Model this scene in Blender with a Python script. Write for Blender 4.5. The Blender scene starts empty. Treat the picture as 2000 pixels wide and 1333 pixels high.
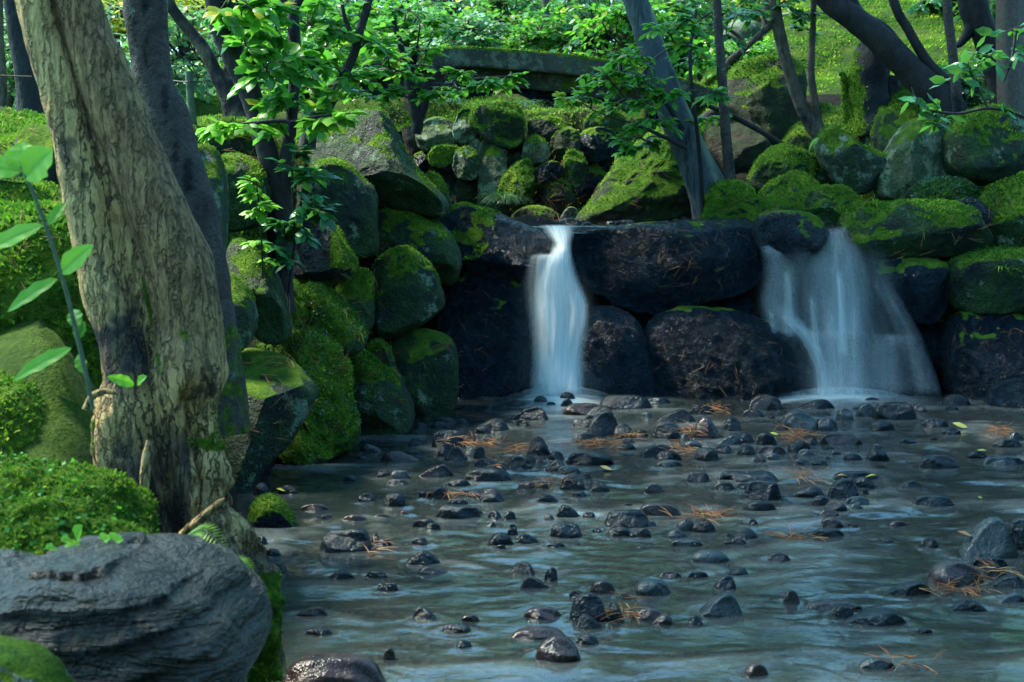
import bpy, math, random
import numpy as np
from mathutils import Vector

# ------------------------------------------------------------ camera, sky, sun, exposure
sc = bpy.context.scene
COL = sc.collection
CAMZ, FPX, PITCH = 1.4, 2777.8, math.atan(286.5 / 2777.8)
cam = bpy.data.cameras.new('camera')
cam.lens, cam.sensor_width, cam.clip_start, cam.clip_end = 50, 36, 0.05, 500
cam.dof.use_dof, cam.dof.focus_distance, cam.dof.aperture_fstop = True, 7.6, 8.0
co = bpy.data.objects.new('camera', cam); COL.objects.link(co)
co.location = (0, 0, CAMZ); co.rotation_euler = (math.pi / 2 - PITCH, 0, 0)
sc.camera = co
wd = bpy.data.worlds.new('World'); sc.world = wd; wd.use_nodes = True
SUN_EL, SUN_AZ = math.radians(53), math.radians(-66)          # azimuth from +Y towards +X
bg = wd.node_tree.nodes['Background']; bg.inputs[1].default_value = 0.125
sky = wd.node_tree.nodes.new('ShaderNodeTexSky'); sky.sky_type = 'NISHITA'; sky.sun_disc = False
sky.sun_elevation, sky.sun_rotation = SUN_EL, SUN_AZ
sky.air_density, sky.dust_density, sky.ozone_density = 1.0, 1.0, 1.6
wt = wd.node_tree.nodes.new('ShaderNodeMix'); wt.data_type = 'RGBA'; wt.blend_type = 'MULTIPLY'; wt.inputs[0].default_value = 1
wt.inputs[7].default_value = (0.62, 1.03, 0.99, 1)              # cool white balance of the shaded garden
wd.node_tree.links.new(sky.outputs[0], wt.inputs[6]); wd.node_tree.links.new(wt.outputs[2], bg.inputs[0])
sl = bpy.data.lights.new('sun', 'SUN'); sl.energy = 2.8; sl.angle = math.radians(13); sl.color = (1.0, 0.96, 0.78)
so = bpy.data.objects.new('sun', sl); COL.objects.link(so)
sd = Vector((math.sin(SUN_AZ) * math.cos(SUN_EL), math.cos(SUN_AZ) * math.cos(SUN_EL), math.sin(SUN_EL)))
so.rotation_euler = (-sd).to_track_quat('-Z', 'Y').to_euler(); so.location = sd * 30
sc.view_settings.view_transform, sc.view_settings.look = 'Standard', 'None'
sc.view_settings.exposure, sc.view_settings.gamma = 2.42, 1.0
sc.cycles.max_bounces = 8; sc.cycles.transparent_max_bounces = 24
sc.cycles.use_denoising = True
sc.cycles.caustics_reflective = sc.cycles.caustics_refractive = False
sc.cycles.sample_clamp_indirect = 4

OVER = [('pale_tree', (-3.9, 3.8, 5.3), (.9, .5, .5), 1300, 1), ('smooth_tree', (-3.1, 7.0, 6.2), (1.3, 1.2, .6), 2400, 2), ('forked_sapling', (-1.7, 8.7, 5.8), (1.4, 1.3, .6), 2600, 3), ('slanting_tree', (-1.6, 11.7, 6.0), (1.2, 1.2, .6), 2400, 6), ('leaning_tree', (-.3, 12.0, 6.2), (1.6, 1.3, .7), 2600, 4), ('dark_leaning_tree', (1.2, 14.0, 6.6), (1.7, 1.4, .7), 1800, 5)]

# ------------------------------------------------------------ helpers
ct, st = math.cos(PITCH), math.sin(PITCH)
def W(px, py, Y):
    """world point at depth Y that a pixel of the 2000 x 1333 survey sees"""
    px, py, Y = np.asarray(px, float), np.asarray(py, float), np.asarray(Y, float)
    u, v = (px - 1000) / FPX, (666.5 - py) / FPX
    t = Y / (ct + v * st)
    return np.stack(np.broadcast_arrays(u * t, Y + 0 * t, CAMZ + (-st + v * ct) * t), -1)
def GY(py, z=0.0):
    v = (666.5 - py) / FPX
    return (z - CAMZ) / (-st + v * ct) * (ct + v * st)
def ppm(Y): return FPX / Y                                     # survey pixels per metre
def hsh(i, j, k, s):
    n = (i * 374761393 + j * 668265263 + k * 2147483647 + s * 1274126177) & 0xFFFFFFFF
    n = ((n ^ (n >> 13)) * 1274126177) & 0xFFFFFFFF
    n = ((n ^ (n >> 16)) * 2246822519) & 0xFFFFFFFF
    return ((n ^ (n >> 15)) & 0xFFFFFF) / float(0xFFFFFF)
def vn(P, s=0):
    I = np.floor(P).astype(np.int64); f = P - I; f = f * f * f * (f * (f * 6 - 15) + 10)
    i, j, k = I[..., 0], I[..., 1], I[..., 2]; r = 0
    for a in (0, 1):
        wa = f[..., 0] if a else 1 - f[..., 0]
        for b in (0, 1):
            wb = f[..., 1] if b else 1 - f[..., 1]
            for c in (0, 1):
                wc = f[..., 2] if c else 1 - f[..., 2]
                r = r + wa * wb * wc * hsh(i + a, j + b, k + c, s)
    return r
ROT = np.array([[0.8, 0.6, 0], [-0.48, 0.64, 0.6], [0.36, -0.48, 0.8]])
def fbm(P, o=4, s=0):
    P = np.asarray(P, float); r, a, t = 0, 1.0, 0
    for q in range(o):
        r = r + a * vn(P, s + q * 17); t += a; a *= 0.5; P = P @ ROT.T * 2.03 + 3.7
    return r / t
def sst(a, b, x): x = np.clip((x - a) / (b - a), 0, 1); return x * x * (3 - 2 * x)
def catm(P, n):
    P = np.asarray(P, float); m = len(P)
    if m < 3: t = np.linspace(0, 1, n)[:, None]; return P[0] * (1 - t) + P[-1] * t
    Q = np.vstack([2 * P[0] - P[1], P, 2 * P[-1] - P[-2]])
    u = np.linspace(0, m - 1 - 1e-9, n); i = u.astype(int); t = (u - i)[:, None]
    a, b, c, d = Q[i], Q[i + 1], Q[i + 2], Q[i + 3]
    return 0.5 * (2 * b + (c - a) * t + (2 * a - 5 * b + 4 * c - d) * t ** 2 + (3 * b - a - 3 * c + d) * t ** 3)
def WL(o):
    l = Vector(o.location)
    while o.parent is not None: o = o.parent; l += o.location
    return l
def mk(name, V, F, mat, parent=None, smooth=True, loc=None, uv=None, **attrs):
    """link V (n,3), F (m,k) as one mesh object; vertices are world coordinates, the origin goes to loc"""
    V = np.asarray(V, np.float32); F = np.asarray(F, np.int32)
    if loc is None: loc = WL(parent) if parent is not None else ((V.min(0) + V.max(0)) / 2 * (1, 1, 0) + (0, 0, V[:, 2].min()))
    loc = np.asarray(loc, np.float32)
    me = bpy.data.meshes.new(name)
    me.vertices.add(len(V)); me.vertices.foreach_set('co', (V - loc).ravel())
    k = F.shape[1]
    me.loops.add(F.size); me.loops.foreach_set('vertex_index', F.ravel())
    me.polygons.add(len(F)); me.polygons.foreach_set('loop_start', np.arange(0, F.size, k, dtype=np.int32))
    if smooth: me.polygons.foreach_set('use_smooth', np.ones(len(F), bool))
    me.update(calc_edges=True)
    if uv is not None:
        ul = me.uv_layers.new(name='UVMap'); ul.data.foreach_set('uv', np.asarray(uv, np.float32)[F.ravel()].ravel())
    for an, av in attrs.items():
        at = me.attributes.new(an, 'FLOAT', 'POINT'); at.data.foreach_set('value', np.asarray(av, np.float32))
    if mat is not None: me.materials.append(mat)
    o = bpy.data.objects.new(name, me); COL.objects.link(o)
    if parent is None: o.location = loc
    else: o.parent = parent                                     # parts share the origin of their thing
    return o
def tag(o, label=None, cat=None, group=None, kind=None):
    for k_, v_ in (('label', label), ('category', cat), ('group', group), ('kind', kind)):
        if v_: o[k_] = v_
    return o
def empty(name, loc):
    o = bpy.data.objects.new(name, None); COL.objects.link(o); o.location = loc; o.empty_display_size = 0.1; return o
def vnorm(V, F):
    N = np.zeros_like(V); A = V[F[:, 0]]; B = V[F[:, 1]]; C_ = V[F[:, 2]]
    fn = np.cross(B - A, C_ - A) if F.shape[1] == 3 else np.cross(C_ - A, V[F[:, 3]] - B)
    for q in range(F.shape[1]): np.add.at(N, F[:, q], fn)
    return N / (np.linalg.norm(N, axis=1, keepdims=True) + 1e-12)
def gridF(nr, nc, wrap=False):
    a = np.arange(nr - 1)[:, None] * nc; j = np.arange(nc if wrap else nc - 1)[None]; j2 = (j + 1) % nc
    return np.stack([a + j, a + j2, a + nc + j2, a + nc + j], -1).reshape(-1, 4)
class Bag:
    """collects pieces, every face a quad (a triangle repeats nothing: it is padded by a split edge)"""
    def __init__(s): s.V, s.F, s.T, s.n = [], [], [], 0
    def add(s, V, F, t=None):
        s.V.append(V); s.F.append(np.asarray(F) + s.n); s.T.append(np.zeros(len(V)) if t is None else t); s.n += len(V)
    def build(s, name, mat, parent=None, **kw):
        if not s.V: return None
        return mk(name, np.vstack(s.V), np.vstack(s.F), mat, parent, tint=np.concatenate(s.T), **kw)

# ------------------------------------------------------------ materials
def newmat(name):
    m = bpy.data.materials.new(name); m.use_nodes = True; nt = m.node_tree; nt.nodes.clear()
    class N: pass
    n = N(); n.nt = nt; n.m = m
    def nd(t, **kw):
        x = nt.nodes.new('ShaderNode' + t)
        for k_, v_ in kw.items(): setattr(x, k_, v_)
        return x
    def put(sock, v):
        if hasattr(v, 'is_output'): nt.links.new(v, sock)
        elif v is not None:
            if sock.type == 'RGBA' and len(v) == 3: v = (*v, 1)
            sock.default_value = v
    n.nd, n.put = nd, put
    tc = nd('TexCoord'); oi = nd('ObjectInfo')
    mul = nd('VectorMath', operation='MULTIPLY_ADD'); 
    cb = nd('CombineXYZ'); put(cb.inputs[0], oi.outputs['Random']); put(cb.inputs[1], oi.outputs['Random'])
    put(mul.inputs[0], cb.outputs[0]); mul.inputs[1].default_value = (37, 53, 0); put(mul.inputs[2], tc.outputs['Object'])
    n.P = mul.outputs[0]; n.tc = tc
    def scale(v):
        x = nd('VectorMath', operation='MULTIPLY'); put(x.inputs[0], n.P); x.inputs[1].default_value = v; return x.outputs[0]
    n.scale = scale
    def noise(s, d=4, r=0.6, vec=None, dist=0):
        x = nd('TexNoise'); put(x.inputs['Vector'], vec or n.P); x.inputs['Scale'].default_value = s
        x.inputs['Detail'].default_value = d; x.inputs['Roughness'].default_value = r; x.inputs['Distortion'].default_value = dist
        return x.outputs['Fac']
    n.noise = noise
    def vor(s, vec=None, f='F1'):
        x = nd('TexVoronoi', feature=f); put(x.inputs['Vector'], vec or n.P); x.inputs['Scale'].default_value = s; return x.outputs[0]
    n.vor = vor
    def ramp(f, *st_):
        x = nd('ValToRGB'); put(x.inputs[0], f); e = x.color_ramp.elements
        while len(e) < len(st_): e.new(0.5)
        for q, (p, c) in enumerate(st_):
            e[q].position = p; e[q].color = (*c, 1) if len(c) == 3 else c
        return x.outputs[0]
    n.ramp = ramp
    def fr(f, a, b, c=0, d=1):
        x = nd('MapRange', interpolation_type='SMOOTHSTEP'); put(x.inputs[0], f)
        for q, v_ in enumerate((a, b, c, d)): x.inputs[q + 1].default_value = v_
        return x.outputs[0]
    n.fr = fr
    def math_(op, a, b=None):
        x = nd('Math', operation=op); put(x.inputs[0], a); put(x.inputs[1], b); return x.outputs[0]
    n.math = math_
    def mix(f, a, b, bt='MIX'):
        x = nd('Mix', data_type='RGBA', blend_type=bt); put(x.inputs[0], f); put(x.inputs[6], a); put(x.inputs[7], b); return x.outputs[2]
    n.mix = mix
    def att(nm): x = nd('Attribute', attribute_name=nm); return x.outputs['Fac']
    n.att = att
    def bump(h, s, d, nrm=None):
        x = nd('Bump'); put(x.inputs['Height'], h); x.inputs['Strength'].default_value = s; x.inputs['Distance'].default_value = d
        if nrm: put(x.inputs['Normal'], nrm)
        return x.outputs[0]
    n.bump = bump
    def pb(**kw):
        x = nd('BsdfPrincipled')
        for k_, v_ in kw.items(): put(x.inputs[k_.replace('_', ' ')], v_)
        return x.outputs[0]
    n.pb = pb
    def out(s): o_ = nd('OutputMaterial'); put(o_.inputs[0], s)
    n.out = out
    def mixs(f, a, b):
        x = nd('MixShader'); put(x.inputs[0], f); put(x.inputs[1], a); put(x.inputs[2], b); return x.outputs[0]
    n.mixs = mixs
    return n
MOSS = ((0.25, (0.014, 0.040, 0.008)), (0.5, (0.065, 0.135, 0.013)), (0.75, (0.21, 0.29, 0.022)))
def rock_mat(name, c1, c2, rough=(0.3, 0.6), lichen=0.0, lcol=(0.16, 0.22, 0.15), bs=1.0, strata=False, moss=MOSS, spec=0.4, film=0.0):
    n = newmat(name)
    a = n.noise(2.2, 6, 0.65, dist=0.6); b = n.noise(18, 5, 0.7); c = n.noise(70, 3, 0.7)
    col = n.mix(n.fr(a, 0.35, 0.68), c1, c2)
    col = n.mix(n.fr(b, 0.45, 0.8, 0, 0.55), col, tuple(min(1, x * 2.3 + 0.004) for x in c2))
    col = n.mix(n.fr(b, 0.2, 0.42, 0.5, 0), col, tuple(x * 0.35 for x in c1))
    if film: col = n.mix(n.math('MULTIPLY', n.fr(n.noise(3.6, 6, 0.75), 0.36, 0.58), film), col, n.mix(n.fr(c, 0.3, 0.7), (0.007, 0.022, 0.008), (0.036, 0.085, 0.018)))
    if lichen:
        l = n.math('MULTIPLY', n.fr(n.noise(5.5, 5, 0.75), 0.60 - 0.12 * lichen, 0.68 - 0.12 * lichen), n.fr(c, 0.3, 0.55, 0.25, 0.9))
        col = n.mix(l, col, lcol)
    h = n.math('ADD', n.math('MULTIPLY', b, 0.7), n.math('MULTIPLY', c, 0.35))
    if strata:
        sv = n.scale((2.2, 3, 16)); s1 = n.noise(1.6, 5, 0.6, vec=sv, dist=0.5)
        h = n.math('ADD', n.math('MULTIPLY', s1, 1.5), n.math('MULTIPLY', h, 0.6))
        col = n.mix(n.fr(s1, 0.32, 0.5, 0.8, 0), col, (0.006, 0.008, 0.010))
        ys = n.fr(n.noise(4, 4, 0.6), 0.55, 0.75, 0, 0.75); col = n.mix(ys, col, (0.045, 0.038, 0.014))
    mf = n.math('ADD', n.att('moss'), n.math('MULTIPLY', n.math('SUBTRACT', n.noise(16, 5, 0.75), 0.5), 1.1))
    mf = n.fr(mf, 0.38, 0.62)
    mc = n.ramp(n.math('ADD', n.math('MULTIPLY', n.noise(9, 3, 0.6), 0.6), n.math('MULTIPLY', n.noise(110, 2, 0.6), 0.4)), *moss)
    hm = n.math('ADD', n.noise(120, 3, 0.8), n.math('MULTIPLY', n.noise(35, 3, 0.7), 1.2))
    nr = n.bump(h, 1.0, 0.055 * bs); nm = n.bump(hm, 1.0, 0.02)
    rk = n.pb(Base_Color=col, Roughness=n.fr(b, 0.3, 0.7, rough[0], rough[1]), Normal=nr, Specular_IOR_Level=spec)
    ms = n.pb(Base_Color=mc, Roughness=0.95, Normal=nm, Specular_IOR_Level=0.1)
    n.out(n.mixs(mf, rk, ms)); return n.m
def leaf_mat(name, cols, rough=0.4, trans=0.35, spec=0.4):
    n = newmat(name)
    c = n.ramp(n.att('tint'), *cols)
    p = n.pb(Base_Color=c, Roughness=rough, Specular_IOR_Level=spec)
    t = n.nd('BsdfTranslucent'); n.put(t.inputs[0], n.mix(0.5, c, (0.16, 0.5, 0.04)))
    n.out(n.mixs(trans, p, t.outputs[0])); return n.m
def bark_mat(name, c1, c2, crack, sx=14, sz=2.2, cr=(0.34, 0.46), moss=True, patch=None, bs=1.0, lich=0.0, brown=False, plates=False):
    n = newmat(name)
    a = n.noise(1, 5, 0.65, vec=n.scale((sx, sx, sz)), dist=0.5); b = n.noise(6, 5, 0.7); f = n.noise(1, 4, 0.7, vec=n.scale((sx * 4, sx * 4, sz * 5)))
    col = n.mix(n.fr(b, 0.35, 0.65), c1, c2)
    col = n.mix(n.fr(f, 0.35, 0.6, 0.45, 0), col, tuple(x * 0.5 for x in c2))
    col = n.mix(n.fr(a, cr[0], cr[1], 0.85, 0), col, crack)
    if plates:
        wv = n.nd('VectorMath', operation='ADD'); n.put(wv.inputs[0], n.scale((32, 32, 4.2))); dn = n.nd('TexNoise'); n.put(dn.inputs['Vector'], n.scale((16, 16, 9))); dn.inputs['Detail'].default_value = 3
        dm = n.nd('VectorMath', operation='SCALE'); n.put(dm.inputs[0], dn.outputs['Color']); dm.inputs[3].default_value = 0.8; n.put(wv.inputs[1], dm.outputs[0]); ve = n.vor(1.0, wv.outputs[0], 'DISTANCE_TO_EDGE'); vf = n.fr(ve, 0.0, 0.09)
        col = n.mix(n.fr(n.noise(16, 4, 0.7), 0.46, 0.64, 0, 0.5), col, tuple(x * 0.5 for x in c2))
        col = n.mix(n.math('MULTIPLY', n.math('SUBTRACT', 1.0, vf), n.fr(n.noise(5, 3, 0.6), 0.36, 0.58, 0.1, 0.8)), col, crack); a = n.math('ADD', a, n.math('MULTIPLY', vf, 0.8))
    if patch:
        col = n.mix(n.math('MULTIPLY', n.att('dark'), n.fr(b, 0.3, 0.55, 0.55, 1)), col, patch)
    if lich:
        l = n.fr(n.noise(9, 5, 0.8), 0.66 - 0.1 * lich, 0.74 - 0.1 * lich); col = n.mix(l, col, (0.13, 0.2, 0.15))
    if brown: col = n.mix(n.math('MULTIPLY', n.att('brown'), n.fr(b, 0.3, 0.6, 0.55, 0.95)), col, n.mix(n.fr(f, 0.35, 0.6), (0.13, 0.070, 0.035), (0.34, 0.205, 0.10)))  # painted shade tone where the attribute asks for it
    nr = n.bump(n.math('ADD', a, n.math('MULTIPLY', f, 0.6)), 1.0, 0.035 * bs)
    s = n.pb(Base_Color=col, Roughness=0.75, Normal=nr, Specular_IOR_Level=0.25)
    if moss:
        mf = n.fr(n.math('ADD', n.att('moss'), n.math('MULTIPLY', n.math('SUBTRACT', n.noise(14, 5, 0.75), 0.5), 1.2)), 0.4, 0.6)
        mc = n.ramp(n.noise(30, 3, 0.7), *MOSS)
        s = n.mixs(mf, s, n.pb(Base_Color=mc, Roughness=0.95, Normal=n.bump(n.noise(120, 3, 0.8), 1, 0.02), Specular_IOR_Level=0.1))
    n.out(s); return n.m
def plain_mat(name, c1, c2, rough=0.7, s=20, bs=0.4):
    n = newmat(name); a = n.noise(s, 5, 0.7)
    n.out(n.pb(Base_Color=n.mix(n.fr(a, 0.3, 0.7), c1, c2), Roughness=rough, Normal=n.bump(a, bs, 0.01), Specular_IOR_Level=0.3)); return n.m

M = {}
M['wet'] = rock_mat('wet black rock', (0.002, 0.008, 0.013), (0.005, 0.019, 0.034), (0.09, 0.34), spec=0.32, bs=2.4)
M['dark'] = rock_mat('dark mossy rock', (0.004, 0.008, 0.009), (0.014, 0.021, 0.020), (0.4, 0.75), lichen=0.2, film=0.9, spec=0.16)
M['grey'] = rock_mat('grey lichened rock', (0.022, 0.030, 0.029), (0.055, 0.070, 0.060), (0.5, 0.8), lichen=0.8, film=0.8, spec=0.18)
M['pale'] = rock_mat('pale lichened rock', (0.05, 0.058, 0.046), (0.11, 0.125, 0.09), (0.6, 0.85), lichen=0.9, lcol=(0.2, 0.25, 0.15), film=0.8, spec=0.18)
M['brown'] = rock_mat('earthy brown rock', (0.010, 0.008, 0.007), (0.030, 0.022, 0.017), (0.6, 0.9), film=0.6, spec=0.2)
M['slate'] = rock_mat('layered slate', (0.016, 0.014, 0.010), (0.036, 0.033, 0.024), (0.3, 0.6), strata=True, bs=1.2)
M['stone_b'] = rock_mat('wet black pebble', (0.001, 0.004, 0.007), (0.003, 0.009, 0.014), (0.06, 0.24), bs=0.4, spec=0.32)
M['stone_g'] = rock_mat('wet grey pebble', (0.008, 0.015, 0.018), (0.024, 0.036, 0.040), (0.14, 0.42), bs=0.25)
M['stone_r'] = rock_mat('wet red pebble', (0.009, 0.006, 0.007), (0.030, 0.018, 0.018), (0.10, 0.34), bs=0.2)
M['stone_p'] = rock_mat('pale pebble', (0.10, 0.09, 0.075), (0.2, 0.18, 0.15), (0.3, 0.6), bs=0.4)
MC = ((0.0, (0.02, 0.06, 0.008)), (0.5, (0.080, 0.165, 0.014)), (1.0, (0.29, 0.39, 0.028)))
M['moss'] = leaf_mat('moss tufts', MC, 0.85, 0.22, 0.15)
M['mossb'] = leaf_mat('bright moss tufts', ((0.0, (0.03, 0.09, 0.01)), (0.5, (0.105, 0.21, 0.016)), (1.0, (0.34, 0.46, 0.035))), 0.85, 0.25, 0.15)
M['ivy'] = leaf_mat('creeper leaves', ((0.0, (0.010, 0.035, 0.016)), (0.6, (0.03, 0.085, 0.035)), (1.0, (0.09, 0.16, 0.09))), 0.35, 0.2)
M['leaf'] = leaf_mat('glossy green leaves', ((0.0, (0.012, 0.075, 0.016)), (0.5, (0.045, 0.23, 0.024)), (0.93, (0.14, 0.42, 0.035)), (1.0, (0.42, 0.42, 0.03))), 0.35, 0.45)
M['leafd'] = leaf_mat('dark green leaves', ((0.0, (0.007, 0.045, 0.018)), (0.6, (0.02, 0.12, 0.045)), (1.0, (0.06, 0.24, 0.08))), 0.3, 0.3)
M['leafy'] = leaf_mat('young lime leaves', ((0.0, (0.06, 0.2, 0.02)), (0.6, (0.17, 0.44, 0.03)), (1.0, (0.38, 0.66, 0.07))), 0.45, 0.45)
M['leafa'] = leaf_mat('autumn leaves', ((0.0, (0.20, 0.26, 0.03)), (0.5, (0.48, 0.42, 0.05)), (1.0, (0.7, 0.5, 0.08))), 0.5, 0.5)
M['leafc'] = leaf_mat('blue green far leaves', ((0.0, (0.03, 0.11, 0.07)), (0.5, (0.13, 0.29, 0.17)), (1.0, (0.40, 0.56, 0.32))), 0.5, 0.4)  # distance haze worked into these pale blue greens
M['dry'] = leaf_mat('fallen leaves', ((0.0, (0.30, 0.07, 0.03)), (0.5, (0.36, 0.24, 0.10)), (1.0, (0.40, 0.42, 0.08))), 0.5, 0.2)
M['shade_dome'] = leaf_mat('dark conifer leaves', ((0.0, (0.004, 0.014, 0.008)), (1.0, (0.012, 0.032, 0.016))), 0.8, 0.0, 0.1)  # for the added unseen leaf dome; dark to cut fill and reflections
M['needle'] = leaf_mat('brown pine needles', ((0.0, (0.13, 0.04, 0.018)), (0.6, (0.33, 0.13, 0.045)), (1.0, (0.50, 0.30, 0.12))), 0.5, 0.1)
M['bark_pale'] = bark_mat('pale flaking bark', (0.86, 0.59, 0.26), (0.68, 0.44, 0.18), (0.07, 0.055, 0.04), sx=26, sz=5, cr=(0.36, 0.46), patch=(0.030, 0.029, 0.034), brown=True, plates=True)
M['bark_smooth'] = bark_mat('smooth grey bark', (0.072, 0.058, 0.052), (0.042, 0.037, 0.036), (0.02, 0.018, 0.018), sx=9, sz=7, cr=(0.25, 0.40), patch=(0.005, 0.006, 0.008), bs=1.0, lich=0.5)
M['bark_dark'] = bark_mat('dark damp bark', (0.030, 0.026, 0.027), (0.016, 0.016, 0.019), (0.006, 0.007, 0.009), sx=9, sz=3, bs=0.5, patch=(0.006, 0.007, 0.009))
M['bark_blue'] = bark_mat('blue grey bark', (0.065, 0.092, 0.105), (0.038, 0.056, 0.070), (0.008, 0.012, 0.016), sx=12, sz=1.5, bs=0.7, patch=(0.20, 0.25, 0.18))
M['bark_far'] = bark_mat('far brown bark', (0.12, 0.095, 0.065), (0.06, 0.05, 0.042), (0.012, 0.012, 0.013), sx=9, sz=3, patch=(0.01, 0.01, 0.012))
M['bark_blk'] = bark_mat('black far bark', (0.022, 0.026, 0.030), (0.010, 0.013, 0.018), (0.004, 0.005, 0.007), sx=9, sz=3, patch=(0.005, 0.005, 0.007))
M['twig'] = plain_mat('twig bark', (0.020, 0.017, 0.018), (0.045, 0.036, 0.034), 0.6, 60)
M['stem'] = plain_mat('green stem', (0.07, 0.11, 0.06), (0.12, 0.15, 0.09), 0.6, 60)
M['wood'] = plain_mat('weathered post wood', (0.055, 0.045, 0.040), (0.095, 0.080, 0.070), 0.8, 30)
M['bamboo'] = plain_mat('old bamboo', (0.16, 0.17, 0.12), (0.26, 0.26, 0.19), 0.5, 12)
M['postg'] = plain_mat('mossy green post', (0.045, 0.075, 0.045), (0.09, 0.12, 0.075), 0.8, 20)
M['bridge'] = rock_mat('old bridge stone', (0.016, 0.022, 0.019), (0.040, 0.050, 0.042), (0.7, 0.95), lichen=0.7, lcol=(0.10, 0.14, 0.10))
# ground: dark soil with needles, moss where the attribute says so
n = newmat('soil and moss')
a = n.noise(6, 6, 0.7); b = n.noise(60, 4, 0.7)
col = n.mix(n.fr(a, 0.3, 0.7), (0.006, 0.006, 0.006), (0.022, 0.017, 0.013)); col = n.mix(n.fr(b, 0.55, 0.75, 0, 0.6), col, (0.06, 0.034, 0.02))
mf = n.fr(n.math('ADD', n.att('moss'), n.math('MULTIPLY', n.math('SUBTRACT', n.noise(3.5, 6, 0.7), 0.5), 1.3)), 0.4, 0.6)
mc = n.ramp(n.math('ADD', n.math('MULTIPLY', n.noise(4, 3, 0.6), 0.6), n.math('MULTIPLY', n.noise(60, 2, 0.6), 0.4)), (0.25, (0.010, 0.022, 0.005)), (0.5, (0.036, 0.072, 0.009)), (0.75, (0.11, 0.155, 0.016)))
n.out(n.pb(Base_Color=n.mix(mf, col, mc), Roughness=0.95, Specular_IOR_Level=0.1, Normal=n.bump(n.math('ADD', a, b), 1, 0.03))); M['ground'] = n.m
# stream bed gravel
n = newmat('stream bed gravel'); v = n.vor(11); v2 = n.vor(26)
col = n.ramp(n.noise(5, 5, 0.7), (0.25, (0.012, 0.011, 0.011)), (0.5, (0.045, 0.038, 0.032)), (0.75, (0.10, 0.082, 0.062)))
n.out(n.pb(Base_Color=n.mix(n.fr(v, 0.25, 0.6, 0, 0.7), col, (0.012, 0.012, 0.013)), Roughness=0.6, Normal=n.bump(n.math('ADD', v, v2), 1, 0.03))); M['bed'] = n.m
# running water
n = newmat('running water')
rp = n.noise(1, 4, 0.55, vec=n.scale((9, 13, 9)), dist=0.4); nr = n.bump(rp, 0.16, 0.02)
fm = n.att('foam')
milk = n.nd('BsdfDiffuse'); n.put(milk.inputs[0], n.mix(fm, (0.032, 0.043, 0.043), (0.66, 0.74, 0.74))); n.put(milk.inputs['Normal'], nr)
tr = n.nd('BsdfTransparent'); n.put(tr.inputs[0], (0.70, 0.72, 0.66, 1))
gl = n.nd('BsdfGlossy'); n.put(gl.inputs['Roughness'], 0.11); n.put(gl.inputs['Normal'], nr); n.put(gl.inputs[0], (0.95, 0.97, 1, 1))
fz = n.nd('Fresnel'); fz.inputs[0].default_value = 1.36; n.put(fz.inputs['Normal'], nr)
body = n.mixs(n.fr(fm, 0, 0.8, 0.44, 0.95), tr.outputs[0], milk.outputs[0])
n.out(n.mixs(fz.outputs[0], body, gl.outputs[0])); M['water'] = n.m
# falling water: soft streaks in a veil
n = newmat('falling water')
um = n.nd('UVMap').outputs[0]
def uvs(v, off=0):
    x = n.nd('VectorMath', operation='MULTIPLY_ADD'); n.put(x.inputs[0], um); x.inputs[1].default_value = v; x.inputs[2].default_value = (off, off, 0); return x.outputs[0]
s1 = n.noise(1, 3, 0.6, vec=uvs((6, 0.28, 1))); s2 = n.noise(1, 3, 0.6, vec=uvs((30, 0.35, 1), 5))
s = n.math('ADD', n.math('MULTIPLY', s1, 0.65), n.math('MULTIPLY', s2, 0.35))
al = n.math('MULTIPLY', n.att('veil'), n.fr(s, 0.28, 0.66, 0.40, 1.0))
dl = n.nd('BsdfDiffuse'); n.put(dl.inputs[0], (0.86, 0.90, 0.90, 1)); tl = n.nd('BsdfTranslucent'); n.put(tl.inputs[0], (0.86, 0.90, 0.92, 1))
n.out(n.mixs(al, n.nd('BsdfTransparent').outputs[0], n.mixs(0.4, dl.outputs[0], tl.outputs[0]))); M['fall'] = n.m
# ------------------------------------------------------------ builders
def tufts(name, V, F, wgt, dens, size, mat, parent, seed=0, flat=0.5):
    """small moss leaflets standing on the faces of a mesh, as many as the weights of its vertices ask for"""
    r = np.random.default_rng(seed)
    A, B, C_, D = (V[F[:, q]] for q in range(4))
    ar = np.linalg.norm(np.cross(C_ - A, D - B), axis=1) / 2
    w = wgt[F].mean(1); w = np.where(w > 0.25, w, 0); n = r.poisson(ar * w * dens)
    k = np.repeat(np.arange(len(F)), n)
    if len(k) < 4: return None
    u, v = r.random((2, len(k), 1))
    P = A[k] * (1 - u) * (1 - v) + B[k] * u * (1 - v) + C_[k] * u * v + D[k] * (1 - u) * v
    N = np.cross(C_ - A, D - B)[k]; N /= np.linalg.norm(N, axis=1, keepdims=True) + 1e-9
    d = r.normal(size=P.shape); d /= np.linalg.norm(d, axis=1, keepdims=True)
    d = N * (1 - flat) + d * flat + np.array([0, 0, 0.15]); d /= np.linalg.norm(d, axis=1, keepdims=True)
    s = np.cross(d, r.normal(size=P.shape)); s /= np.linalg.norm(s, axis=1, keepdims=True) + 1e-9
    L = size * (0.6 + 0.9 * r.random((len(k), 1)))
    b = P - N * size * 0.15
    VV = np.stack([b - s * L * 0.3, b + s * L * 0.3, b + d * L * 0.65 + s * L * 0.28, b + d * L], 1).reshape(-1, 3)
    FF = np.arange(len(VV)).reshape(-1, 4)
    cl = fbm(P * 7, 3, seed) * .5 + fbm(P * 2.2 + 3, 3, seed + 1) * .5; t = np.clip(0.42 + (cl - 0.5) * 3.4 + r.normal(size=len(k)) * 0.2, 0, 1)
    return mk(name, VV, FF, mat, parent, smooth=False, tint=np.repeat(t, 4))

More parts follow.
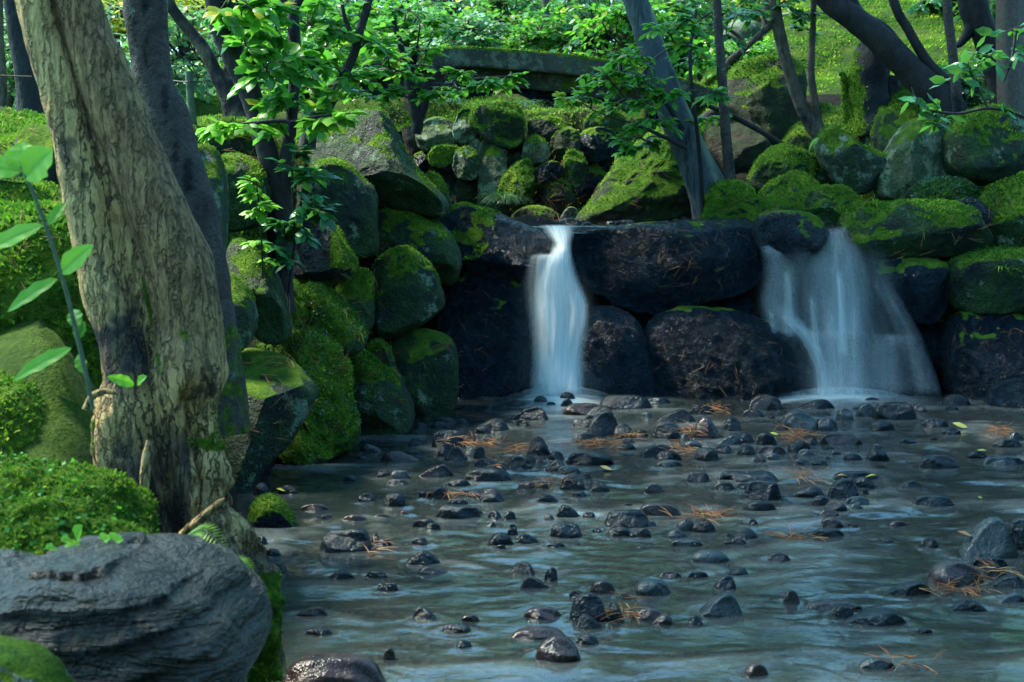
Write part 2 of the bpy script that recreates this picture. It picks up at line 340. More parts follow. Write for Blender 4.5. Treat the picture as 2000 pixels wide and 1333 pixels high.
def outline(poly, Y, nphi):
    Q = W([p[0] for p in poly], [p[1] for p in poly], Y)[:, (0, 2)]
    m = len(Q); Q = np.vstack([Q, Q[:1]])
    Q = catm(np.vstack([Q[-2:-1], Q, Q[1:2]]), 12 * (m + 2))
    x, z = Q[:, 0], Q[:, 1]
    c = np.array([(x.min() + x.max()) / 2, (z.min() + z.max()) / 2])
    ph = np.arange(nphi) * 2 * np.pi / nphi; d = np.stack([np.cos(ph), np.sin(ph)], 1)
    a = Q[:-1] - c; e = np.diff(Q, axis=0)
    den = d[:, None, 0] * e[None, :, 1] - d[:, None, 1] * e[None, :, 0]; den = np.where(abs(den) < 1e-12, 1e-12, den)
    t = (a[None, :, 0] * e[None, :, 1] - a[None, :, 1] * e[None, :, 0]) / den
    s = (a[None, :, 0] * d[:, None, 1] - a[None, :, 1] * d[:, None, 0]) / den
    t = np.where((s >= -1e-6) & (s <= 1 + 1e-6) & (t > 0), t, 0).max(1)
    t = np.where(t <= 0, np.median(t[t > 0]), t)
    for q in range(2): t = (np.roll(t, 1) + 2 * t + np.roll(t, -1)) / 4
    return c, ph, t

def rock(name, poly, Y, dep, mat='dark', moss=0.5, seed=1, label=None, cat='boulder', group=None, lean=0.25, p=0.72, facets=5,
         amp=0.07, nphi=96, nth=48, tuft=0, tsize=0.013, tmat='moss', mb=0.0, strata=None, mossfun=None, top=0, box=1.35):
    c, ph, r = outline(poly, Y, nphi); size = r.mean(); rg = np.random.default_rng(seed)
    th = np.linspace(0, np.pi, nth + 2)[1:-1][:, None]
    s = np.sin(th) ** p; cy = -np.sign(np.cos(th)) * abs(np.cos(th)) ** (1 / box)
    P = np.stack([s * (r * np.cos(ph))[None], cy * dep + 0 * ph[None], s * (r * np.sin(ph))[None]], -1).reshape(-1, 3)
    P = np.vstack([P, [[0, -dep, 0], [0, dep, 0]]])
    wf = np.append(sst(0.05, 0.55, abs(np.cos(th)) + 0 * ph[None]).ravel(), [1, 1])
    for q in range(facets):
        nn = rg.normal(size=3); nn[1] = -abs(nn[1]) - 0.9; nn /= np.linalg.norm(nn)
        h = (P @ nn); d_ = h.max() * rg.uniform(0.62, 0.86); ex = np.maximum(h - d_, 0); P = P - nn * (ex * 0.88 * wf)[:, None]
    if top:
        nn = np.array([0.1 * rg.normal(), -0.35, 1.0]); nn /= np.linalg.norm(nn)
        h = P @ nn; d_ = h.max() * (1 - top); ex = np.maximum(h - d_, 0); P = P - nn * (ex * 0.9)[:, None]
    P[:, 1] += lean * P[:, 2]
    dr = P / (np.linalg.norm(P, axis=1, keepdims=True) + 1e-9); o3 = rg.uniform(0, 50, 3)
    nz = (fbm(P / size * 1.3 + o3, 4, seed) - 0.5) * 2.0 + (fbm(P / size * 4.5 + o3, 4, seed + 5) - 0.5) * 1.0 + ((1 - abs(2 * fbm(P / size * 3.1 + o3, 4, seed + 6) - 1)) - 0.75) * 0.9
    rid = 1 - abs(2 * fbm(P / size * 2.2 + o3 + 9, 3, seed + 9) - 1)
    P = P + dr * ((nz * amp - (rid > 0.93) * 0.0) * size)[:, None]
    if strata is not None:
        an, fq, am = strata
        h = P[:, 2] * math.cos(an) - P[:, 0] * math.sin(an); w = (fbm(P * np.array([2.2, 2.2, 2.2]), 3, seed + 3) - 0.5) * 0.16
        tt = (h + w) * fq; saw = (tt - np.floor(tt)); st_ = hsh(np.floor(tt).astype(np.int64), 1, 2, seed)
        br = sst(0.42, 0.6, fbm(P * np.array([6, 6, 6]) + 4, 4, seed + 8))
        P = P + dr * (am * ((st_ - 0.5) * 1.4 + (0.5 - saw) * 0.8) * (0.3 + br))[:, None]
    V = P + np.array([c[0], Y, c[1]])
    # orientation: rows run front to back, columns counter-clockwise
    F = gridF(nth, nphi, True)[:, ::-1]
    j = np.arange(nphi); j2 = (j + 1) % nphi; e = len(V) - 2; l = (nth - 1) * nphi
    Fq = F
    N = vnorm(V, Fq)
    if (N * dr).sum() < 0: Fq = Fq[:, ::-1]; N = -N
    # poles: close the two small caps with fans of quads built from column pairs
    jj = np.arange(0, nphi, 2)
    caps = np.vstack([np.stack([0 * jj + e, jj, (jj + 1) % nphi, (jj + 2) % nphi], 1)[:, ::-1], np.stack([0 * jj + e + 1, l + jj, l + (jj + 1) % nphi, l + (jj + 2) % nphi], 1)])
    cn = np.cross(V[caps[:, 2]] - V[caps[:, 0]], V[caps[:, 3]] - V[caps[:, 1]]); ok = (cn * (V[caps[:, 1]] - V.mean(0))).sum(1) < 0
    caps[ok] = caps[ok][:, ::-1]
    F = np.vstack([Fq, caps])
    mo = N[:, 2] * 1.0 + (fbm(V * 2.6 / max(size, 0.25) + o3, 4, seed + 2) - 0.5) * 1.5
    rel = P[:, 2] / (r.max() + 1e-6)
    mo = sst(0.75 - moss, 1.25 - moss, mo + 0.35 * rel + mb) if moss > -0.4 else np.zeros(len(V))
    if mossfun is not None: mo = mossfun(V, N, P, mo)
    o = mk(name, V, F, M[mat], moss=mo); tag(o, label, cat, group)
    if tuft: tufts('moss', V, Fq, mo, tuft, tsize, M[tmat], o, seed)
    ROCKS.append((o, V, Fq, N, mo))
    return o
ROCKS = []

def tube(P, R, seg=12, amp=0.0, seed=0, n=None, lump=None, cap=True, fq=3.0):
    n = n or max(6, 4 * len(P)); P = catm(P, n); R = np.interp(np.linspace(0, 1, n), np.linspace(0, 1, len(R)), R)
    T = np.gradient(P, axis=0); T /= np.linalg.norm(T, axis=1, keepdims=True) + 1e-9
    ref = np.array([0.3, 1, 0.2]) if abs(T[0][1]) < 0.8 else np.array([1, 0, 0.2])
    A = np.cross(T, ref); A /= np.linalg.norm(A, axis=1, keepdims=True) + 1e-9; B = np.cross(T, A)
    ph = np.arange(seg) * 2 * np.pi / seg
    D = A[:, None] * np.cos(ph)[None, :, None] + B[:, None] * np.sin(ph)[None, :, None]
    V = P[:, None] + D * R[:, None, None]
    if amp:
        k = 1 + amp * 2 * (fbm(V * fq / max(R.max(), 0.02) * 0.25 + seed, 4, seed) - 0.5) + amp * (fbm(V * fq / max(R.max(), .02) * 0.9, 3, seed + 4) - 0.5)
        V = P[:, None] + D * (R[:, None] * k)[..., None]
    F = gridF(n, seg, True)
    return V.reshape(-1, 3), F
LEAF = np.array([[0, 0, 0], [0.22, 0.30, -0.05], [0.62, 0.36, -0.10], [1, 0, -0.22], [0.62, -0.36, -0.10], [0.22, -0.30, -0.05], [0.58, 0, 0.03]])
LQ = np.array([[0, 1, 2, 6], [0, 6, 4, 5], [6, 2, 3, 4]])          # three quads: two halves and the tip
LS = np.array([[0, 0, 0], [0.5, 0.34, -0.05], [1, 0, -0.15], [0.5, -0.34, -0.05]])
def leaves(bag, P, D, L, wd_=0.5, seed=0, simple=False, up=0.75, t0=0.5, ts=0.22):
    """leaves with stalk points P, directions D and lengths L; each folds a little along its midrib"""
    r = np.random.default_rng(seed); n = len(P)
    if n == 0: return
    D = D / (np.linalg.norm(D, axis=1, keepdims=True) + 1e-9)
    U = np.array([0, 0, 1.0]) * up + r.normal(size=(n, 3)) * (1 - up) * 0.8; S = np.cross(U, D); S /= np.linalg.norm(S, axis=1, keepdims=True) + 1e-9
    U = np.cross(D, S); B = LS if simple else LEAF
    wf = wd_ * (0.85 + 0.3 * r.random((n, 1, 1)))
    L = np.asarray(L).reshape(-1, 1, 1) * np.ones((n, 1, 1))
    V = P[:, None] + (B[None, :, 0:1] * D[:, None] + B[None, :, 1:2] * S[:, None] * wf * 2 * 0.75 + B[None, :, 2:3] * U[:, None]) * L
    m = len(B); F = (np.arange(n)[:, None, None] * m + (np.arange(4)[None, None] if simple else LQ[None])).reshape(-1, 4)
    t = np.clip(t0 + r.normal(size=n) * ts, 0, 1)
    bag.add(V.reshape(-1, 3), F, np.repeat(t, m))
def twigs(bw, bl, c, rad, ntw, nl, L, seed, flat=0.4, r0=0.004, simple=False, up=0.75, t0=0.5, ts=0.22, wd_=0.5, droop=0.1):
    """a clump: twigs spread from c in a flattened disc, leaves set alternately along each twig"""
    r = np.random.default_rng(seed); c = np.asarray(c)
    for q in range(ntw):
        a = r.uniform(0, 2 * np.pi); d = np.array([np.cos(a), np.sin(a), r.normal() * flat]); ln = rad * r.uniform(0.55, 1.1)
        d /= np.linalg.norm(d); mid = c + d * ln * 0.5 + r.normal(size=3) * ln * 0.08; end = c + d * ln - np.array([0, 0, droop * ln])
        pts = catm([c, mid, end], 6)
        V, F = tube([c, mid, end], [r0, r0 * 0.5], 4, n=5); bw.add(V, F, np.full(len(V), 0.5))
        t = np.linspace(0.18, 1.0, nl); k = np.clip((t * 5), 0, 4.999); i = k.astype(int); P = pts[i] + (pts[i + 1] - pts[i]) * (k - i)[:, None]
        sd_ = np.cross(d, [0, 0, 1]); sd_ /= np.linalg.norm(sd_) + 1e-9
        s = np.where(np.arange(nl) % 2, 1, -1)[:, None]; s[-1] = 0
        D = d * r.uniform(0.5, 0.9, (nl, 1)) + sd_ * s * r.uniform(0.6, 1, (nl, 1)) + r.normal(size=(nl, 3)) * 0.22 + np.array([0, 0, -0.12])
        leaves(bl, P, D, L * r.uniform(0.65, 1.15, nl), wd_, seed * 31 + q, simple, up, np.clip(t0 + r.normal() * 0.13, 0, 1), ts)
def pxpath(pts, Y):
    """pixel rows (x, y, width[, depth]) -> world points and radii"""
    P, R = [], []
    for q in pts:
        y_ = q[3] if len(q) > 3 else Y
        P.append(W(q[0], q[1], y_)); R.append(q[2] / 2 / ppm(y_))
    return np.array(P), R
def tree(name, label, stems, clumps=(), bark='bark_dark', leaf='leaf', Y=10, ntw=5, nl=9, L=0.06, seed=1, cat='tree', group=None, seg=16, amp=0.08,
         flat=0.35, simple=False, branch_r=0.008, t0=0.5, up=0.75, wd_=0.5, top=None, dark=None, mossz=None, br=True, fq=3.0):
    """trunk (with its stems), branches out to each clump, and a crown of leaves; stems and clumps in survey pixels"""
    P0, R0 = pxpath(stems[0], Y); base = P0[np.argmin(P0[:, 2])]
    root = empty(name, base); tag(root, label, cat, group)
    bt, bw, bl = Bag(), Bag(), Bag(); allp = []
    for q, s_ in enumerate(stems):
        P, R = pxpath(s_, Y)
        if s_[0][1] < -100 and s_[0][2] > 12:                   # the stem goes on upward out of the picture
            g_ = P[0] - P[1]; g_ = g_ / np.linalg.norm(g_) * .6 + np.array([0, 0, .4]); P = np.vstack([P[0] + g_ * 2.4, P]); R = [R[0] * .6] + list(R)
        nn = max(24, int(np.linalg.norm(np.diff(P, axis=0), axis=1).sum() / max(0.02, R[0] * 0.35)))
        nn = min(nn, 160); V, F = tube(P, R, seg if q == 0 else max(8, seg - 4), amp, seed + q, n=nn, fq=fq); bt.add(V, F); allp.append(catm(P, 40))
    V = np.vstack(bt.V); r = np.random.default_rng(seed)
    dk = sst(0.55, 0.68, fbm(V * np.array([5, 5, 2.0]) + seed, 4, seed)) if dark is None else dark(V)
    ms = np.zeros(len(V)) if mossz is None else sst(mossz[1], mossz[0], V[:, 2] + (fbm(V * 4, 3, seed) - 0.5) * 0.5) * mossz[2]
    mk('trunk', V, np.vstack(bt.F), M[bark], root, dark=dk, moss=ms)
    ap = np.vstack(allp)
    for q, c in enumerate(clumps):
        cw = W(c[0], c[1], c[2] if len(c) > 2 and c[2] else Y); rad = (c[3] if len(c) > 3 else 60) / ppm(cw[1])
        if br:
            dd = np.linalg.norm(ap - cw, axis=1) + 0.9 * np.maximum(ap[:, 2] - cw[2] + 0.05, 0); s_ = ap[np.argmin(dd)]
            mid = (s_ * 0.5 + cw * 0.5) + r.normal(size=3) * 0.08 * np.linalg.norm(cw - s_) + np.array([0, 0, 0.04])
            rr = min(branch_r, R0[0] * 0.6); V, F = tube([s_, mid, cw], [rr, rr * 0.75, rr * 0.5], 6, 0.1, seed + q, n=10); bw.add(V, F)
            ap = np.vstack([ap, catm([s_, mid, cw], 12)])
        twigs(bw, bl, cw, rad, c[4] if len(c) > 4 else ntw, nl, L, seed * 101 + q, flat, branch_r * 0.45, simple, up, t0 + (c[5] if len(c) > 5 else 0), 0.2, wd_)
    bw.build('branches', M['twig'], root)
    bl.build('crown', M[leaf], root, smooth=False)
    return root
def needles(bag, P, N, L, r, spread=0.25):
    """pairs of pine needles lying on points P of surfaces with normals N"""
    n = len(P); a = np.cross(N, r.normal(size=(n, 3))); a /= np.linalg.norm(a, axis=1, keepdims=True) + 1e-9
    for side in (0, 1):
        d = a + np.cross(N, a) * (0.16 if side else -0.1) * r.random((n, 1)) + N * r.uniform(-0.05, spread, (n, 1))
        d /= np.linalg.norm(d, axis=1, keepdims=True); s = np.cross(d, N); s /= np.linalg.norm(s, axis=1, keepdims=True) + 1e-9
        l = L * r.uniform(0.6, 1.2, (n, 1)); w = 0.0011 * r.uniform(0.7, 1.2, (n, 1)); b = P + N * 0.004
        m = b + d * l * 0.5 + N * l * 0.05; e = b + d * l
        V = np.stack([b - s * w, b + s * w, b + N * w * 2, m - s * w, m + s * w, m + N * w * 2, e - s * w * .6, e + s * w * .6, e + N * w], 1)
        f = np.array([[0, 3, 4, 1], [1, 4, 5, 2], [2, 5, 3, 0], [3, 6, 7, 4], [4, 7, 8, 5], [5, 8, 6, 3]])
        F = (np.arange(n)[:, None, None] * 9 + f[None]).reshape(-1, 4)
        bag.add(V.reshape(-1, 3), F, np.repeat(np.clip(r.normal(0.5, 0.25, n), 0, 1), 9))
def fine_leaf(name, p0, p1, wd_, mat, parent, roll=0.0, t=0.6, droop=0.18, seed=0):
    """one large leaf: a curved blade folded along its midrib, wavy at the margin"""
    r = np.random.default_rng(seed); d = p1 - p0; L = np.linalg.norm(d); d = d / L; tv = np.array([0, -1.0, .25]) + np.array([0, 0, 1.0]) * roll
    s = np.cross(tv, d); s /= np.linalg.norm(s); up = np.cross(d, s)
    u = np.linspace(0, 1, 22)[:, None]; v = np.linspace(-1, 1, 9)[None]
    w = wd_ * .5 * np.sin(np.pi * u ** .8) ** .8 * (1 + .04 * np.sin(u * 26 + seed)); x = u + .10 * abs(v) * w * 2
    h = -droop * u ** 2 + .22 * abs(v) * w + .03 * np.sin(u * 19 + 2 * abs(v)) * abs(v) * w * 4
    V = p0 + (d * x[..., None] + s * (v * w)[..., None] + up * h[..., None]) * L
    tt = np.clip(t + .10 * (np.abs(np.sin((u - abs(v) * .22) * 24)) - .6) - .35 * np.exp(-(v / .09) ** 2) + .06 * r.normal(), 0, 1)
    return mk(name, V.reshape(-1, 3), gridF(22, 9), mat, parent, tint=np.broadcast_to(tt, (22, 9)).ravel())
# ------------------------------------------------------------ ground, stream bed, water
def xl(y): return np.interp(y, [0, 2.6, 3.6, 5, 6.6, 8.2, 9, 9.9, 11], [-0.30, -0.38, -0.60, -0.92, -1.22, -1.0, -0.75, -0.45, -0.45])
def xr(y): return np.interp(y, [0, 4, 5.4, 8, 10, 10.3, 10.8, 12, 13], [2.2, 2.2, 2.4, 3.1, 4.2, 4.2, 2.0, 1.4, 0.6])
def Hg(x, y):
    low = np.where(y < 10.25, -0.12, 1.08)
    low = np.where((y >= 10.25) & (y < 10.6), -0.12 + (y - 10.25) / 0.35 * 1.2, low)
    lt = np.interp(y, [0, 4, 6, 8, 12, 20], [0.55, 0.75, 1.3, 1.78, 1.95, 2.3])
    left = -0.12 + np.clip((xl(y) - x) * 1.5, 0, 2.4); left = np.where(y > 10.25, np.maximum(left, 1.08 + np.clip((xl(y) - x) * 1.2, 0, 2)), left)
    left = np.minimum(left, lt + np.clip(-x - 3, 0, 30) * 0.04)
    rt = np.interp(y, [10.3, 11.3, 11.9, 13, 15, 18, 22], [1.0, 1.12, 1.5, 2.15, 2.85, 3.75, 4.0]) + 0.05 * np.clip(x - 3, 0, 10)
    right = np.minimum(low + np.clip((x - xr(y)) * 0.9, 0, 9), rt)
    back = 1.05 + 1.2 * sst(12.75, 13.25, y) + np.clip(y - 13.3, 0, 8) * 0.045
    h = np.where(x < xl(y), np.maximum(left, low), np.where(x > xr(y), np.maximum(right, low), low))
    h = np.where((y > 12.7) & (x > -3), np.maximum(h, np.where(x < 1.3, back, h)), h)
    h = h + np.clip(y - 26, 0, 60) * 0.10 + (fbm(np.stack([x * 0.9, y * 0.9, 0 * x], -1), 4, 3) - 0.5) * 0.34 * (h > 0.2) + (fbm(np.stack([x * 2.6, y * 2.6, 0 * x], -1), 3, 4) - 0.5) * 0.14 * (h > 0.2)
    return h
gx = np.concatenate([-np.geomspace(70, 4.1, 40), np.arange(-4, 5.8, 0.07), np.geomspace(6, 70, 40)])
gy = np.concatenate([np.linspace(-25, 0.4, 18), np.arange(0.5, 19, 0.08), np.geomspace(19.2, 110, 50)])
X, Y_ = np.meshgrid(gx, gy); Z = Hg(X, Y_)
V = np.stack([X, Y_, Z], -1).reshape(-1, 3); F = gridF(len(gy), len(gx))
mz = np.where((X > 1.0) & (Y_ > 12.2), 0.68, 0.30) + 0.3 * ((X < -1.2) & (Y_ > 7)) + 0.45 * (Y_ < 6) + 0.2 * ((X < 1.4) & (Y_ > 12.7))
mz = np.where((X > 1.9) & (Y_ > 10.3) & (Y_ < 13), 0.72, mz); mz = np.where((X > 1.2) & (X < 3.0) & (Y_ > 11.7) & (Y_ < 13.4), 0.12, mz); mz = np.where(Z < 0.05, -1, mz); mz = np.where((Y_ > 10.2) & (Y_ < 12.7) & (X > 0.8) & (X < 2.0), 0.05, mz)
g = mk('ground', V, F, M['ground'], loc=(0, 0, 0), moss=mz.ravel()); tag(g, kind='structure')
GV, GF, GM = V, F, mz.ravel()
bx, by = np.linspace(-1.6, 4.4, 90), np.linspace(0.2, 10.5, 130); X, Y_ = np.meshgrid(bx, by)
V = np.stack([X, Y_, -0.085 + (fbm(np.stack([X * 2, Y_ * 2, 0 * X], -1), 4, 8) - 0.5) * 0.10], -1).reshape(-1, 3)
tag(mk('stream_bed', V, gridF(130, 90), M['bed'], loc=(0, 0, 0)), kind='structure')

# ------------------------------------------------------------ stones lying in the stream
# (x, waterline y, width, height, outline, stone, label)
ST = []
def S(*a): ST.append(a)
S(820,839,32,13,'o','b');S(857,837,35,14,'o','b');S(902,835,26,17,'o','b');S(867,826,45,11,'f','b')
S(876,876,68,34,'b','b','big blocky black stone beside the left needle tangle|the big blocky stone by the needles')
S(812,870,30,15,'o','b');S(870,892,32,24,'b','b');S(890,901,50,29,'p','b');S(918,890,16,18,'o','p');S(936,896,23,23,'b','b')
S(960,842,70,25,'wr','b');S(942,848,35,16,'o','b');S(724,884,46,16,'wl','g')
S(782,903,82,21,'wl','r','brown wedge of rock with a flat sloping top below the mossy bank|the brown flat topped wedge')
S(809,889,48,10,'f','b');S(851,933,72,25,'wr','r','brownish stone rising to the right beside the long black stone|the brown stone rising rightward')
S(750,932,30,14,'o','b');S(781,936,38,16,'b','g');S(776,948,44,11,'f','b');S(683,941,27,12,'o','b')
S(952,941,98,26,'f','b','long smooth black stone lying under a red leaf|the long black stone')
S(896,950,48,14,'o','b');S(948,913,45,17,'o','b');S(967,920,45,12,'f','g');S(510,967,30,24,'o','b');S(562,966,38,18,'o','b')
S(715,980,36,16,'o','b');S(771,990,43,25,'b','b');S(830,972,25,14,'o','b');S(859,976,41,24,'o','b');S(960,981,45,25,'o','b');S(893,986,45,11,'f','b');S(926,972,32,13,'o','g')
S(895,1014,91,25,'b','b','long loaf shaped black stone standing in mid stream|the loaf shaped stone')
S(828,1031,45,17,'f','b');S(966,1014,27,16,'o','b');S(996,1015,24,16,'o','b');S(614,998,60,13,'o','s');S(692,1021,55,15,'o','s');S(745,1014,35,9,'o','s')
S(675,1080,103,43,'b','b','big flat topped black block of stone standing alone near the tree|the lone black block')
S(734,1062,20,22,'p','b');S(510,1065,25,17,'o','b');S(530,1088,40,15,'o','b')
S(826,1105,77,28,'p','b','dark humped stone with a cleft alone in the calm lower water|the cleft hump')
S(849,1125,72,17,'wl','s');S(537,1121,50,22,'o','b');S(507,1112,22,26,'o','b');S(667,1132,60,18,'p','b');S(735,1130,45,13,'f','b');S(757,1155,42,16,'b','b')
S(607,1206,70,20,'wr','b','rough two humped black stone near the layered boulder|the rough two humped stone')
S(622,1242,55,14,'f','b');S(830,1212,50,26,'wl','b');S(891,1236,62,16,'f','b');S(906,1266,32,14,'o','b')
S(650,1350,210,66,'f','r','very large dark red stone with a glossy wet top at the bottom|the large dark red stone')
S(918,1213,36,12,'o','s');S(760,1290,24,24,'o','s')
S(1008,795,36,13,'o','b');S(1056,790,30,16,'o','g');S(1012,779,27,9,'o','b');S(1108,786,33,20,'o','b');S(1108,797,30,20,'p','b')
S(1033,822,78,28,'wr','b','black wedge shaped stone just below the left waterfall|the wedge below the left waterfall')
S(1221,800,108,28,'f','b','wide low glistening black rock at the foot of the lower dam boulder|the wide glistening rock')
S(1286,789,48,12,'f','g');S(1140,811,85,22,'f','r');S(1172,820,58,25,'o','b')
S(1178,855,65,50,'egg','b','tall egg shaped black stone tipped to the right|the tall egg shaped stone')
S(1217,856,42,28,'o','b');S(1137,835,40,16,'b','b');S(1304,858,62,35,'o','b')
S(1378,856,60,45,'p','r','pointed purple brown stone with a pale shiny face|the pointed purple stone')
S(1318,826,82,25,'wr','b');S(1371,810,52,16,'f','b');S(1430,842,37,26,'o','b');S(1252,854,28,15,'o','b');S(1145,865,40,18,'b','b');S(1021,833,28,14,'o','b')
S(1052,890,48,40,'p','b','upright pointed black stone between two needle tangles|the upright pointed stone')
S(1086,899,33,17,'o','b');S(1152,910,96,27,'f','b','long double layered black stone in front of a needle tangle|the double layered stone')
S(1287,896,78,26,'o','b');S(1305,901,55,20,'o','b');S(1380,901,48,25,'b','b');S(1412,887,35,18,'b','b');S(1353,875,38,14,'o','g');S(1424,870,52,20,'wr','g')
S(1226,879,33,12,'o','b');S(1308,912,52,12,'f','g');S(1012,917,40,25,'o','b');S(1035,905,25,15,'o','b');S(1088,922,50,24,'p','r');S(1111,926,48,15,'f','g')
S(1118,958,50,31,'egg','b','dark stone with a spiky needle tuft caught on its left|the stone with the spiky tuft')
S(1171,961,42,24,'wl','b');S(1145,936,20,11,'o','b');S(1030,955,40,14,'o','s');S(1061,954,32,13,'o','b');S(1131,971,33,11,'o','b');S(1069,982,48,16,'p','b');S(1364,943,44,21,'b','b')
S(1460,942,125,20,'b','b','long thin black stone like a log lying across the stream|the log shaped stone')
S(1490,978,72,40,'b','b','large smooth dark stone with a sloping face below the log shaped stone|the large smooth stone')
S(1484,999,66,19,'f','b');S(1111,1013,50,26,'wl','b')
S(1225,1032,90,34,'b','b','slab shaped dark stone perched on two smaller stones|the perched slab')
S(1288,1009,86,26,'f','r');S(1105,1051,64,27,'b','b','square edged dark block of stone in the middle of the stream|the square edged block')
S(978,1067,50,25,'o','b');S(1001,1046,20,22,'o','b');S(1032,1063,48,20,'wl','b');S(1210,1049,55,18,'o','b');S(1257,1050,30,18,'o','b')
S(1340,1038,42,26,'o','g');S(1372,1040,52,25,'o','b');S(1322,1051,40,15,'o','g');S(1086,1070,38,9,'f','b');S(1340,1068,65,13,'f','g');S(1277,961,42,14,'o','s')
S(1495,802,72,31,'o','r','rounded purple brown stone at the foot of the middle dam boulder|the rounded purple stone')
S(1594,801,76,20,'wr','b');S(1704,788,35,11,'o','b');S(1470,816,45,16,'o','r')
S(1560,843,74,40,'o','g','big rounded stone with a green tinge behind a needle nest|the greenish round stone')
S(1615,842,44,27,'o','g');S(1650,822,34,24,'o','g');S(1692,815,40,27,'o','g')
S(1747,821,85,34,'b','b','large black block of stone in front of the right waterfall|the large black block')
S(1724,842,50,20,'o','b');S(1495,870,45,24,'o','b');S(1458,866,30,20,'o','b');S(1457,890,36,24,'o','b');S(1561,885,47,26,'o','b');S(1580,870,35,22,'o','g')
S(1641,870,87,24,'f','r','angular reddish slab with a grey left half|the angular reddish slab')
S(1508,889,58,18,'f','r');S(1575,891,35,13,'o','g');S(1485,904,25,13,'o','b');S(1510,899,30,13,'o','g')
S(1714,901,46,36,'p','b','upright triangular black stone with a low shoulder on its left|the upright triangular stone')
S(1665,900,40,14,'o','b');S(1566,909,33,13,'o','g');S(1600,910,35,10,'f','b')
S(1672,940,95,18,'f','b');S(1647,976,62,40,'egg','b','big rounded slate coloured stone piled on smaller ones|the big piled stone')
S(1687,955,44,22,'o','b');S(1688,967,18,13,'o','b');S(1578,972,68,22,'wr','b');S(1604,989,38,20,'o','b');S(1633,999,46,20,'o','b');S(1675,987,50,16,'f','g');S(1620,1008,40,12,'o','r')
S(1625,1031,45,20,'o','r');S(1454,1052,52,20,'o','b');S(1442,1064,32,13,'o','r');S(1471,1025,17,11,'o','b');S(1618,1050,65,16,'f','b');S(1415,958,40,15,'f','b')
S(1868,793,55,23,'o','b','rough black stone right of the right waterfall|the rough stone by the right fall')
S(1826,835,54,17,'f','b');S(1858,849,38,13,'f','b');S(1773,866,31,12,'o','b')
S(1833,916,82,28,'o','b','wide flattened dark stone with needles along its right edge|the wide flattened stone')
S(1967,875,58,18,'f','b');S(1984,862,36,20,'p','g');S(1908,896,42,15,'o','b');S(1960,910,85,18,'f','g');S(1776,954,50,15,'wr','b')
S(1823,990,82,22,'f','b','flat glossy black stone alone in open water on the right|the flat glossy stone')
S(1795,806,33,18,'p','r');S(1754,1028,36,10,'o','r');S(1859,802,28,8,'f','b')
S(1928,1092,112,80,'wr','g','large angular grey stone rising to the right at the stream edge|the large angular grey stone')
S(2000,1078,60,64,'b','b');S(1867,1145,110,48,'o','r','broad purple stone with a wet black front and needle bundles|the broad purple stone')
S(1932,1112,75,22,'f','b');S(1774,1165,100,28,'wr','b');S(1947,1132,45,26,'o','b');S(1968,1150,75,26,'wr','b')
S(1892,1197,80,26,'p','b','dark humped stone in front of the yellow needle bundle|the hump by the yellow needles')
S(1974,1178,65,18,'wr','g');S(1706,1224,140,33,'wr','b','long jagged black stone rising to the right in the lower water|the long jagged stone')
S(1522,1098,46,18,'o','r');S(1816,1070,33,20,'o','b');S(1546,1180,32,26,'o','r');S(1648,1208,45,24,'o','b');S(1804,1238,38,10,'f','b')
S(1713,1308,75,22,'o','g');S(1630,1192,120,18,'o','s');S(1728,1060,35,10,'o','b')
S(1046,1152,63,23,'wl','b');S(1020,1124,50,25,'o','b');S(1076,1135,27,26,'egg','b');S(1177,1160,50,27,'o','r')
S(1149,1218,76,58,'o','b','big smooth egg of dark stone with a fine crack in the foreground|the cracked smooth egg stone')
S(1151,1231,57,30,'wl','b');S(1203,1215,34,42,'wl','b');S(1274,1163,76,30,'o','g','round grey green gritty stone alone in the foreground water|the gritty grey green stone')
S(1126,1171,33,17,'o','b');S(1222,1170,22,13,'o','b');S(1386,1099,80,23,'o','g');S(1309,1129,46,13,'o','r');S(1364,1130,42,12,'f','b');S(1440,1124,46,15,'f','b')
S(1415,1152,48,28,'wr','b');S(1406,1207,93,45,'wr','g','olive wedge of stone with a dark overhung right end|the olive wedge')
S(1358,1222,29,18,'o','b');S(1294,1221,43,22,'wr','s');S(1268,1211,58,22,'o','s')
S(1090,1294,92,48,'o','r','large glossy red brown stone lowest in the middle of the stream|the glossy red brown stone')
S(1147,1261,48,20,'o','b');S(1477,1322,48,25,'o','r');S(1060,1209,80,22,'o','s');S(1052,1247,112,20,'o','s')
def stone_poly(cx, by_, w, h, sh):
    k = {'wl': -0.45, 'wr': 0.45, 'egg': 0.3}.get(sh, 0); up = []
    for t in np.linspace(-1, 1, 11):
        tt = t; m = k
        u = (t - m) / (1 - m) if t > m else (t - m) / (1 + m)
        f = {'b': (1 - abs(u) ** 5) ** 0.45, 'p': (1 - abs(u) ** 1.5), 'wl': (1 - abs(u) ** 1.7) ** 0.9, 'wr': (1 - abs(u) ** 1.7) ** 0.9, 'f': (1 - abs(u) ** 3) ** 0.5}.get(sh, (1 - u * u) ** 0.5 if abs(u) < 1 else 0)
        up.append((cx + t * w / 2, by_ - h * 1.0 * max(f, 0.02)))
    return up + [(cx + w * 0.46, by_ + h * 0.35 + 3), (cx + w * 0.2, by_ + h * 0.6 + 4), (cx - w * 0.2, by_ + h * 0.6 + 4), (cx - w * 0.46, by_ + h * 0.35 + 3)]
rs = np.random.default_rng(4)
